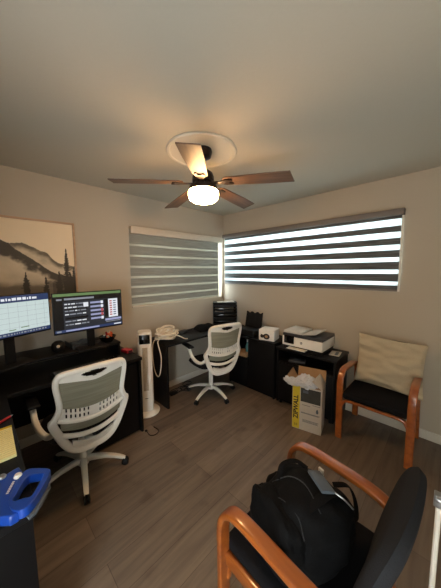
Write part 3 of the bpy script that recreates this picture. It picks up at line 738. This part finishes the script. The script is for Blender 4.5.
MB().tube(spline([(-0.045, 0.05, 0.005), (-0.05, -0.03, 0.005), (0.0, -0.055, 0.005), (0.045, -0.02, 0.005), (0.04, 0.06, 0.005)], 8), 0.004).build('cord_loop', 'darkmetal', fc2); MB().box(-0.055, -0.035, 0.05, 0.07, 0, 0.012, 0.003).build('plug', 'blackmatte', fc2)

# ------------------------------------------------------------------ printer table
pt = thing('printer_table', 'black open-front cabinet under the large white printer', 'cabinet', (-0.21, -1.57, 0))
og = (-0.21, -1.57)
cbx('table_top', -0.415, -0.015, -1.91, -1.235, 0.655, 0.68, pt, org=og)
cbx('side_panel', -0.405, -0.02, -1.90, -1.88, 0.02, 0.655, pt, org=og)
cbx('side_panel', -0.405, -0.02, -1.265, -1.245, 0.02, 0.655, pt, org=og)
cbx('back_panel', -0.04, -0.02, -1.88, -1.265, 0.05, 0.655, pt, org=og)
cbx('shelf', -0.395, -0.04, -1.88, -1.265, 0.50, 0.52, pt, org=og)
cbx('bottom_panel', -0.395, -0.04, -1.88, -1.265, 0.04, 0.06, pt, org=og)
for yy, nm in ((-1.575, -1.267), (-1.878, -1.58)):
    d = cbx('door', -0.402, -0.386, yy if yy == -1.575 else -1.878, nm, 0.06, 0.497, pt, org=og)
    MB().box(-0.203, -0.194, (nm+1.57-0.29) if yy == -1.575 else (nm+1.57-0.03), (nm+1.57-0.28) if yy == -1.575 else (nm+1.57-0.02), 0.36, 0.44, 0.002).build('handle', 'blackgloss', d)
for (cx, cy) in ((-0.37, -1.285), (-0.37, -1.86), (-0.06, -1.285), (-0.06, -1.86)):
    MB().lathe([(0.001, 0), (0.015, 0), (0.018, 0.02), (0.012, 0.04), (0.001, 0.04)], 14, (cx-og[0], cy-og[1], 0)).build('caster', 'blackmatte', pt)
gd = thing('game_controller', 'small dark device lying on the upper shelf of the printer cabinet', 'device', (-0.30, -1.45, 0.52), R(20))
MB().box(-0.06, 0.06, -0.09, 0.09, 0, 0.03, 0.008).build('device_body', 'printergrey', gd); MB().box(-0.03, 0.03, -0.04, 0.04, 0.03, 0.033, 0.002).build('device_lid', 'greyplastic', gd)
# printer; local: front faces -x
prn = thing('office_printer', 'large white all-in-one printer with black scanner band and open grey feeder', 'printer', (-0.215, -1.535, 0.68))
pw = 0.230; pd0, pd1 = -0.18, 0.18
MB().box(pd0+0.02, pd1-0.01, -pw+0.015, pw-0.015, 0.0, 0.05, 0.004).build('base', 'blackmatte', prn)
MB().box(pd0, pd1, -pw, pw, 0.045, 0.150, 0.008, 3).build('printer_body', 'paper', prn)
MB().box(pd0+0.004, pd1-0.002, -pw+0.004, pw-0.004, 0.150, 0.182, 0.005).build('scanner_unit', 'printergrey', prn)
MB().box(pd0-0.0015, pd0+0.02, 0.085, pw-0.025, 0.070, 0.158, 0.002).build('touch_panel', 'blackgloss', prn)
ot = MB().box(pd0-0.06, pd0+0.02, -0.075, 0.155, 0.020, 0.027, 0.002).build('output_tray', 'blackmatte', prn)
MB().box(pd0-0.055, pd0+0.02, -0.065, 0.145, 0.027, 0.031).build('paper', 'paper', ot)
# feeder lid (two pale halves)
def lid(y0, y1, z0, z1, dz):
    return MB().box(pd0+0.02, pd1-0.05, y0, y1, z0, z1, 0.006, mtx=Matrix.Translation((0, 0, 0.0)) @ Matrix.Rotation(dz, 4, 'X'))
lid(0.012, 0.222, 0.183, 0.212, 0).build('feeder_lid', 'printerlid', prn)
MB().add(*(lambda z: ([(pd0+0.02, 0.004, z), (pd1-0.03, 0.004, z), (pd1-0.03, -0.15, z+0.028), (pd0+0.02, -0.15, z+0.028), (pd0+0.02, 0.004, z+0.007), (pd1-0.03, 0.004, z+0.007), (pd1-0.03, -0.15, z+0.035), (pd0+0.02, -0.15, z+0.035)], [[0, 3, 2, 1], [4, 5, 6, 7], [0, 1, 5, 4], [1, 2, 6, 5], [2, 3, 7, 6], [3, 0, 4, 7]]))(0.184)).build('feeder_tray', 'printerlid', prn, smooth=0)
lg = MB().prism([(0.014*math.cos(a*PI/12), 0.014*math.sin(a*PI/12)) for a in range(24)], 0, 0.0008, Matrix(((0, 0, -1, pd0-0.0002), (-1, 0, 0, 0.0), (0, 1, 0, 0.10), (0, 0, 0, 1)))).build('round_logo', 'greyplastic', prn)
text('hp', 0.020, 'paper', prn, Matrix(((0, 0, -1, pd0-0.0014), (-1, 0, 0, 0.0), (0, 1, 0, 0.102), (0, 0, 0, 1))))
pc = thing('index_card', 'small white card lying on the right front corner of the printer cabinet', 'card', (-0.19, -1.825, 0.681), R(8))
MB().box(-0.08, 0.08, -0.05, 0.05, 0, 0.004, 0.001).build('card', 'boxwhite', pc); MB().box(-0.06, 0.06, -0.03, 0.0, 0.004, 0.0045).build('card_print', 'greyplastic', pc)

# ------------------------------------------------------------------ tall carton
BXa = Vector((-0.696, -1.602)); BXb = Vector((-0.636, -1.869))
ang = math.atan2((BXb-BXa).y, (BXb-BXa).x)          # box local x runs along the front face
wbx = (BXb-BXa).length
box = thing('shipping_carton', 'tall white and yellow printed carton with open brown flaps on the floor', 'carton', (*BXa, 0), ang)
hb, db = 0.445, 0.21
b = MB(); tt = 0.004
b.cur = 0
b.box(0, wbx, 0, tt, 0, hb).box(0, tt, tt, db-tt, 0, hb).box(wbx-tt, wbx, tt, db-tt, 0, hb).box(0, wbx, db-tt, db, 0, hb).box(tt, wbx-tt, tt, db-tt, 0, tt)
b.build('carton_body', 'boxwhite', box, smooth=0)
MB().box(tt, wbx-tt, db-tt-0.002, db-tt, 0.3, hb).box(tt, tt+0.0015, tt, db-tt, 0.3, hb).box(wbx-tt-0.0015, wbx-tt, tt, db-tt, 0.3, hb).build('carton_lining', 'cardboard', box, smooth=0)
# flaps: back one stands up, left one up and out, right one out
MB().add([(0.0, db, hb), (wbx, db, hb), (wbx, db+0.03, hb+0.11), (0, db+0.03, hb+0.11), (0, db-0.004, hb), (wbx, db-0.004, hb), (wbx, db+0.026, hb+0.11), (0, db+0.026, hb+0.11)], [[0, 1, 2, 3], [4, 7, 6, 5], [0, 4, 5, 1], [1, 5, 6, 2], [2, 6, 7, 3], [3, 7, 4, 0]]).build('flap', 'cardboard', box, smooth=0)
MB().add([(0.0, 0, hb), (0, db, hb), (-0.055, db, hb+0.09), (-0.055, 0.0, hb+0.09), (0.004, 0, hb), (0.004, db, hb), (-0.051, db, hb+0.09), (-0.051, 0, hb+0.09)], [[0, 1, 2, 3], [4, 7, 6, 5], [0, 4, 5, 1], [1, 5, 6, 2], [2, 6, 7, 3], [3, 7, 4, 0]]).build('flap', 'cardboard', box, smooth=0)
MB().add([(wbx, 0, hb), (wbx, db, hb), (wbx-0.05, db-0.02, hb+0.085), (wbx-0.09, 0.0, hb+0.07), (wbx-0.004, 0, hb), (wbx-0.004, db, hb), (wbx-0.054, db-0.02, hb+0.085), (wbx-0.094, 0, hb+0.07)], [[0, 1, 2, 3], [4, 7, 6, 5], [0, 4, 5, 1], [1, 5, 6, 2], [2, 6, 7, 3], [3, 7, 4, 0]]).build('flap', 'boxwhite', box, smooth=0)
MB().box(0.003, 0.072, -0.0012, 0, 0.004, hb-0.002).build('yellow_band', 'boxyellow', box, smooth=0)
MB().box(0.080, wbx-0.012, -0.0012, 0, 0.295, 0.432).build('dark_photo_panel', 'boxdark', box, smooth=0)
ip = MB(); rr = random.Random(9)
ip.box(0.10, 0.15, -0.0018, -0.0012, 0.385, 0.412)
ip.build('photo_detail', 'greyplastic', box, smooth=0)
ll = MB()
for zz, a0, a1 in ((0.277, 0.19, 0.262), (0.183, 0.085, 0.26), (0.176, 0.085, 0.25), (0.11, 0.10, 0.25), (0.10, 0.10, 0.24), (0.09, 0.10, 0.245), (0.26, 0.095, 0.17)): ll.box(a0, min(a1, wbx-0.015), -0.001, 0, zz, zz+0.004)
ll.lathe([(0.001, 0), (0.008, 0.002), (0.012, 0.02), (0.006, 0.04), (0.001, 0.045)], 10, (0.235, 0.0, 0.205), Matrix.Diagonal((1, 0.05, 1)))
ll.build('printed_lines', 'greyplastic', box, smooth=0)
mtx = Matrix(((0, 0, 0, 0), (0, 0, 0, 0), (0, 0, 0, 0), (0, 0, 0, 1)))
# vertical word running upward: text x axis -> +z, text y axis -> -x, normal -> -y
mtx = Matrix(((0, -1, 0, 0.037), (0, 0, -1, -0.0016), (1, 0, 0, 0.225), (0, 0, 0, 1)))
text('ZIPWALL', 0.062, 'ink', box, mtx, sx=0.95, bold=0.002)
text('10', 0.035, 'ink', box, Matrix(((1, 0, 0, 0.036), (0, 0, -1, -0.0016), (0, 1, 0, 0.040), (0, 0, 0, 1))))
# crumpled clear bag in the carton
pb = thing('plastic_bag', 'crumpled clear plastic bag spilling out of the open carton', 'plastic bag', (-0.63, -1.70, hb))
b = MB()
def blob(c, r, sc, seed, amp):
    bm = bmesh.new(); bmesh.ops.create_icosphere(bm, subdivisions=4, radius=1)
    for v in bm.verts:
        n_ = v.co.normalized(); k = 1+amp*noise.turbulence(n_*2.3+Vector((seed, 0, 0)), 4, True)-amp*0.9
        v.co = Vector((n_.x*sc[0]*k*r, n_.y*sc[1]*k*r, n_.z*sc[2]*k*r))+Vector(c)
    bm.verts.index_update(); b.add([v.co.copy() for v in bm.verts], [[v.index for v in f.verts] for f in bm.faces]); bm.free()
blob((0.01, 0.0, 0.035), 0.10, (0.9, 1.15, 0.75), 1, 0.32); blob((-0.06, 0.10, 0.03), 0.085, (0.7, 1.3, 0.5), 5, 0.35); blob((0.02, -0.06, 0.02), 0.065, (0.9, 1.1, 0.6), 8, 0.3)
b.build('bag_film', 'plasticbag', pb, smooth=25)

# ------------------------------------------------------------------ white office chairs
def office_chair(label, loc, rz, base_rot, seat_rot=0, recline=0):
    t = thing('office_chair', label, 'office chair', loc, rz, 'white mesh office chairs')
    # local: forward = +y
    for k in range(5):
        a = base_rot+k*2*PI/5; ca, sa = math.cos(a), math.sin(a)
        prof = [(0.02, 0.112), (0.08, 0.113), (0.16, 0.106), (0.23, 0.088), (0.28, 0.068), (0.305, 0.056)]
        leg = MB().sweep([(r*ca, r*sa, z) for r, z in prof], [0.050, 0.046, 0.042, 0.038, 0.033, 0.028], [0.04, 0.036, 0.03, 0.026, 0.024, 0.02], (0, 0, 1), sq=3.5).build('base_leg', 'white', t)
        c = MB(); side = Vector((-sa, ca, 0))
        ctr = Vector((0.305*ca, 0.305*sa, 0.027))
        for sg in (-1, 1):
            mm = Matrix.Translation(ctr+side*0.013*sg).to_3x3()
            rot = Vector((0, 0, 1)).rotation_difference(side).to_matrix()
            c.lathe([(0.001, -0.008), (0.022, -0.008), (0.027, -0.004), (0.027, 0.004), (0.022, 0.008), (0.001, 0.008)], 18, ctr+side*0.013*sg, rot)
        c.box(-0.012, 0.012, -0.012, 0.012, 0.03, 0.066, 0.004, mtx=Matrix.Translation((0.298*ca, 0.298*sa, 0)))
        c.build('caster', 'blackmatte', leg)
    MB().lathe([(0.001, 0.075), (0.038, 0.075), (0.040, 0.12), (0.028, 0.135), (0.026, 0.30), (0.001, 0.30)], 24).build('gas_column', 'white', t)
    MB().lathe([(0.001, 0.30), (0.017, 0.30), (0.017, 0.40), (0.001, 0.40)], 16).build('piston', 'greymetal', t)
    MB().box(-0.09, 0.09, -0.12, 0.10, 0.375, 0.415, 0.010).build('tilt_mechanism', 'blackmatte', t)
    # seat cushion
    vs = []; fs = []; NU = 24
    for sgn in (0, 1):
        for i in range(NU+1):
            for j in range(NU+1):
                a, c_ = 2*i/NU-1, 2*j/NU-1
                x = 0.245*a*math.sqrt(1-0.28*c_*c_); y = 0.235*c_*math.sqrt(1-0.28*a*a)
                e = max(0, (1-abs(a)**6)*(1-abs(c_)**6))**0.5
                vs.append((x, y+0.02, 0.438+(0.048*e-0.012*(1-a*a)*(1-c_*c_) if sgn else -0.024*e)-0.02*max(0, c_)**3))
    for sgn in (0, 1):
        o0 = sgn*(NU+1)**2
        for i in range(NU):
            for j in range(NU): fs.append([o0+i*(NU+1)+j, o0+i*(NU+1)+j+1, o0+(i+1)*(NU+1)+j+1, o0+(i+1)*(NU+1)+j])
    MB().add(vs, fs).build('seat', 'fabricblack', t)
    # back
    def B(u, z):
        s = (z-0.44)/0.5
        return Vector((u, -(0.29+0.02*math.sin(s*PI)+0.06*s*s+0.05*s)+0.9*u*u, 0.392+(z-0.428)*1.15))
    half = [(0, 0.428), (0.07, 0.430), (0.125, 0.452), (0.165, 0.50), (0.195, 0.56), (0.222, 0.625), (0.224, 0.655), (0.204, 0.69), (0.190, 0.735), (0.196, 0.80), (0.205, 0.865), (0.198, 0.905), (0.170, 0.925), (0.09, 0.933)]
    loop = half+[(0, 0.936)]+[(-u, z) for u, z in half[:0:-1]]
    lp = spline([(u, z, 0) for u, z in loop], 5, True)
    MB().sweep([B(p.x, p.y) for p in lp], [0.034 if p.y > 0.66 else 0.050 for p in lp], 0.034, (0, 1, 0), True, 12, 3).build('back_frame', 'white', t)
    # top rail with its hand slot
    def top(u, v):
        uu = -0.19+0.38*u; lo = 0.872+0.010*abs(2*u-1)**2-0.012*math.exp(-((uu)/0.07)**2); return B(uu, lo+(0.928-lo)*v)
    MB().shell(top, 60, 16, 0.012, (0, 1, 0), hole=lambda u, v: ((u-0.5)/0.20)**2+((v-0.60)/0.26)**2 < 1).build('top_rail', 'white', t)
    # perforated lumbar band
    def bandz(uu): return 0.665+0.9*uu*uu
    def band(u, v):
        uu = -0.192+0.384*u; z0 = bandz(uu)-0.035+0.0*uu; z1 = bandz(uu)+0.045+0.2*uu*uu; return B(uu, z0+(z1-z0)*v)+Vector((0, 0.004, 0))
    def bh(u, v):
        k = (u*16) % 1.0; cidx = int(u*16)
        if cidx in (0, 15, 7, 8): return False
        return 0.28 < k < 0.72 and (0.14 < v < 0.42 or 0.56 < v < 0.84)
    MB().shell(band, 112, 24, 0.008, (0, 1, 0), hole=bh).build('lumbar_band', 'white', t)
    MB().sweep([B(u, 0.622+0.9*u*u) for u in [-0.20+0.40*i/16 for i in range(17)]], 0.026, 0.020, (0, 1, 0), sq=3).build('lumbar_rail', 'white', t)
    # lower cross bar (arc) and spine yoke
    MB().sweep([B(u, 0.525+1.0*u*u+0.0) for u in [-0.188+0.376*i/16 for i in range(17)]], 0.030, 0.022, (0, 1, 0), sq=3).build('cross_bar', 'white', t)
    def low(u, v):
        uu = -0.125+0.25*u; z0 = 0.43+1.6*uu*uu; z1 = 0.475+2.0*uu*uu; return B(uu, z0+(z1-z0)*v)
    MB().shell(low, 24, 6, 0.016, (0, 1, 0)).build('lower_rail', 'white', t)
    def me1(u, v):
        uu = -0.19+0.38*u; z0 = bandz(uu)+0.035; return B(uu*(1 if v < .9 else 1), z0+(0.885-z0)*v)
    MB().shell(me1, 24, 12, 0.003, (0, 1, 0)).build('mesh_panel', 'chairmesh', t)
    def me2(u, v):
        uu = -0.185+0.37*u; z0 = 0.56+0.9*uu*uu; return B(uu, z0+(bandz(uu)-0.03-z0)*v)+Vector((0, 0.006, 0))
    MB().shell(me2, 24, 8, 0.003, (0, 1, 0)).build('mesh_panel', 'chairmesh', t)
    MB().sweep([(0, -0.08, 0.395), (0, -0.20, 0.388), (0, -0.275, 0.40), (0, -0.292, 0.44)], 0.05, 0.022, (0, 0, 1), sq=3).build('back_bracket', 'white', t)
    for sg in (-1, 1):
        p = [B(0.208*sg, 0.60), (0.240*sg, -0.22, 0.53), (0.262*sg, -0.13, 0.525), (0.277*sg, -0.05, 0.56), (0.280*sg, 0.02, 0.625), (0.278*sg, 0.06, 0.655)]
        ar = MB().sweep(spline(p, 5), 0.036, 0.034, (0, 0.3, 1), sq=3).build('armrest', 'white', t)
        MB().box(0.278*sg-0.036, 0.278*sg+0.036, -0.04, 0.17, 0.655, 0.677, 0.010, 3).build('arm_pad', 'blackmatte', ar)
    return t
a1 = R(90); a2 = R(76)
office_chair('white-framed mesh office chair at the left computer desk, nearest the camera', (-2.334, -0.685, 0), a1-PI/2, R(-103)-(a1-PI/2))
office_chair('white-framed mesh office chair at the corner desk below the windows', (-0.815, -0.54, 0), a2-PI/2, R(192)-(a2-PI/2))

# ------------------------------------------------------------------ bentwood guest chairs
def guest_chair(label, loc, rz, seatmat, backmat):
    t = thing('guest_chair', label, 'armchair', loc, rz, 'wooden-armed guest chairs')
    W = 0.262
    for sg in (-1, 1):
        x = W*sg
        p = [(x, 0.262, 0.0), (x, 0.265, 0.20), (x, 0.268, 0.44), (x, 0.268, 0.53), (x, 0.255, 0.59), (x, 0.222, 0.628), (x, 0.17, 0.642), (x, 0.08, 0.640), (x, -0.04, 0.630), (x*0.99, -0.12, 0.622), (x*0.97, -0.185, 0.60), (x*0.95, -0.215, 0.54), (x*0.95, -0.215, 0.44), (x*0.96, -0.218, 0.22), (x*0.98, -0.235, 0.0)]
        MB().sweep(spline(p, 5), 0.027, 0.056, (1, 0, 0), seg=16, sq=5).build('arm_loop', 'armwood', t)
        MB().box(x-sg*0.012-0.011, x-sg*0.012+0.011, -0.21, 0.26, 0.365, 0.42, 0.004).build('side_rail', 'armwood', t)
    fr = MB(); fr.sweep(spline([(-W+0.015, 0.262, 0.30), (-W+0.028, 0.262, 0.345), (-W+0.07, 0.262, 0.382), (0, 0.262, 0.385), (W-0.07, 0.262, 0.382), (W-0.028, 0.262, 0.345), (W-0.015, 0.262, 0.30)], 6), 0.022, 0.036, (0, 1, 0), sq=5).build('front_rail', 'armwood', t)
    MB().box(-W+0.02, W-0.02, -0.225, -0.20, 0.36, 0.40, 0.004).build('rear_rail', 'armwood', t)
    MB().box(-W+0.022, W-0.022, -0.19, 0.285, 0.40, 0.462, 0.022, 4).build('seat', seatmat, t)
    # upholstered curved back
    NU, NV = 20, 24; vs = []; fs = []
    for sgn in (0, 1):
        for i in range(NU+1):
            for j in range(NV+1):
                a, c_ = 2*i/NU-1, 2*j/NV-1
                e = max(0, (1-abs(a)**8)*(1-abs(c_)**8))**0.5
                x = 0.236*a*math.sqrt(1-0.26*max(0, c_)**4); z = 0.655+0.240*c_*math.sqrt(1-0.26*a**4)
                y0 = -0.185-0.07*(z-0.43)/0.45-0.035*((z-0.43)/0.45)**2+0.25*x*x
                vs.append((x, y0+(0.034*e if sgn else -0.034*e), z))
    for sgn in (0, 1):
        o0 = sgn*(NU+1)*(NV+1)
        for i in range(NU):
            for j in range(NV): fs.append([o0+i*(NV+1)+j, o0+i*(NV+1)+j+1, o0+(i+1)*(NV+1)+j+1, o0+(i+1)*(NV+1)+j])
    MB().add(vs, fs).build('backrest', backmat, t)
    return t
guest_chair('wooden-armed black guest chair against the right wall, holding a beige pillow', (-0.272, -2.256, 0), R(89.6), 'fabricblack', 'fabricblack')
guest_chair('wooden-armed black guest chair in the foreground, holding a backpack', (-1.94, -2.35, 0), R(-2.8), 'fabricblack', 'fabricgrey')

# ------------------------------------------------------------------ pillow
pl = thing('throw_pillow', 'square beige textured pillow leaning on the back of the far guest chair', 'pillow', (-0.225, -2.292, 0.462), R(0))
N = 40; vs = []; fs = []
TI = Matrix.Rotation(R(14), 3, 'Y')
for sgn in (-1, 1):
    for i in range(N+1):
        for j in range(N+1):
            a, c_ = 2*i/N-1, 2*j/N-1
            e = max(0, (1-a*a)*(1-c_*c_))**0.42
            yy = 0.272*a*(1-0.07*(1-c_*c_)*1.0)*(1+0.0*c_); zz = 0.238*c_*(1-0.06*(1-a*a))
            wr = 0.030*noise.noise(Vector((a*2.2, c_*4.5, 2+sgn)))+0.018*math.sin(c_*5+a*1.5+1.2*math.sin(a*3))*(1-c_)*0.5
            p = TI @ Vector((sgn*0.065*e+wr*min(1, e*2), yy, zz+0.235+0.012*a))
            vs.append(p)
for q in (0, 1):
    o0 = q*(N+1)**2
    for i in range(N):
        for j in range(N): fs.append([o0+i*(N+1)+j, o0+i*(N+1)+j+1, o0+(i+1)*(N+1)+j+1, o0+(i+1)*(N+1)+j])
MB().add(vs, fs).build('pillow_cover', 'pillow', pl)

# ------------------------------------------------------------------ backpack
bp = thing('backpack', 'bulky black backpack sitting on the seat of the foreground guest chair', 'backpack', (-1.95, -2.33, 0.462), R(-20))
def softbox(cx, cy, cz, sx, sy, sz, ex, seed, amp):
    bm = bmesh.new(); bmesh.ops.create_cube(bm, size=2); bmesh.ops.subdivide_edges(bm, edges=bm.edges[:], cuts=14, use_grid_fill=True)
    for v in bm.verts:
        p = v.co.copy(); n_ = p.normalized(); k = (abs(n_.x)**ex+abs(n_.y)**ex+abs(n_.z)**ex)**(-1/ex)
        q = n_*k; w_ = 1+amp*noise.noise(q*1.8+Vector((seed, 0, 0)))+0.4*amp*noise.noise(q*5+Vector((seed, 3, 0)))
        v.co = Vector((cx+q.x*sx*w_*(1-0.10*q.z), cy+q.y*sy*w_, max(0.0, cz+q.z*sz*w_)))
    r = MB(); bm.verts.index_update(); r.add([v.co.copy() for v in bm.verts], [[v.index for v in f.verts] for f in bm.faces]); bm.free(); return r
softbox(-0.01, 0.01, 0.125, 0.158, 0.160, 0.140, 2.7, 1, 0.12).build('main_compartment', 'nylon', bp)
softbox(-0.145, 0.03, 0.115, 0.065, 0.135, 0.115, 3.0, 4, 0.14).build('front_pocket', 'nylon', bp)
softbox(0.02, 0.155, 0.10, 0.12, 0.055, 0.09, 3.0, 6, 0.14).build('side_pocket', 'nylon', bp)
MB().sweep(spline([(-0.08, 0.10, 0.235), (-0.04, 0.125, 0.268), (0.02, 0.11, 0.275), (0.05, 0.07, 0.258)], 6), 0.024, 0.006, (0, 0, 1)).build('grab_handle', 'nylon', bp)
MB().sweep(spline([(0.125, 0.0, 0.21), (0.17, -0.03, 0.215), (0.195, -0.04, 0.18), (0.205, -0.05, 0.13), (0.195, -0.06, 0.085), (0.17, -0.05, 0.09), (0.145, -0.03, 0.13)], 6), 0.006, 0.026, (0.2, 1, 0)).build('shoulder_strap', 'nylon', bp)
MB().sweep(spline([(-0.11, -0.05, 0.235), (-0.04, -0.06, 0.262), (0.03, -0.06, 0.268), (0.09, -0.06, 0.248), (0.135, -0.06, 0.19)], 6), 0.04, 0.006, (0, 0, 1)).build('shoulder_strap', 'nylon', bp)
MB().tube(spline([(-0.155, 0.08, 0.20), (-0.13, 0.03, 0.235), (-0.12, -0.05, 0.235), (-0.135, -0.10, 0.20)], 8), 0.0018).build('zipper', 'printergrey', bp)
MB().tube(spline([(-0.10, 0.12, 0.215), (-0.05, 0.07, 0.262), (-0.03, 0.0, 0.272), (-0.05, -0.09, 0.252)], 8), 0.0018).build('zipper', 'printergrey', bp)
tg = MB().box(-0.028, 0.028, -0.055, 0.055, 0, 0.014, 0.005, mtx=Matrix.Translation((0.035, -0.012, 0.266)) @ Matrix.Rotation(R(14), 4, 'Y') @ Matrix.Rotation(R(-18), 4, 'Z')).build('grey_tag', 'greyplastic', bp); tg['label'] = 'flat grey rectangular tag on top'
MB().tube(spline([(0.045, -0.065, 0.272), (0.065, -0.095, 0.258), (0.085, -0.12, 0.232)], 5), 0.0028).build('zip_pull', 'greymetal', bp)
MB().box(0.12, 0.13, 0.05, 0.075, 0.19, 0.235, 0.003).build('buckle', 'paper', bp)

# ------------------------------------------------------------------ white stand pole at the right edge
st = thing('stand_pole', 'slim white metal pole with a silver bracket on top, at the lower right edge', 'stand', (-1.715, -2.697, 0))
MB().lathe([(0.001, 0), (0.045, 0), (0.048, 0.008), (0.04, 0.016), (0.012, 0.02), (0.001, 0.02)], 32).build('base', 'white', st)
MB().lathe([(0.009, 0.018), (0.009, 0.715)], 16).build('pole', 'white', st)
MB().box(-0.016, 0.016, -0.016, 0.016, 0.705, 0.752, 0.004).box(-0.030, -0.012, -0.01, 0.01, 0.735, 0.75, 0.003).build('bracket', 'greymetal', st)
st.rotation_euler = (0, R(2.0), 0)
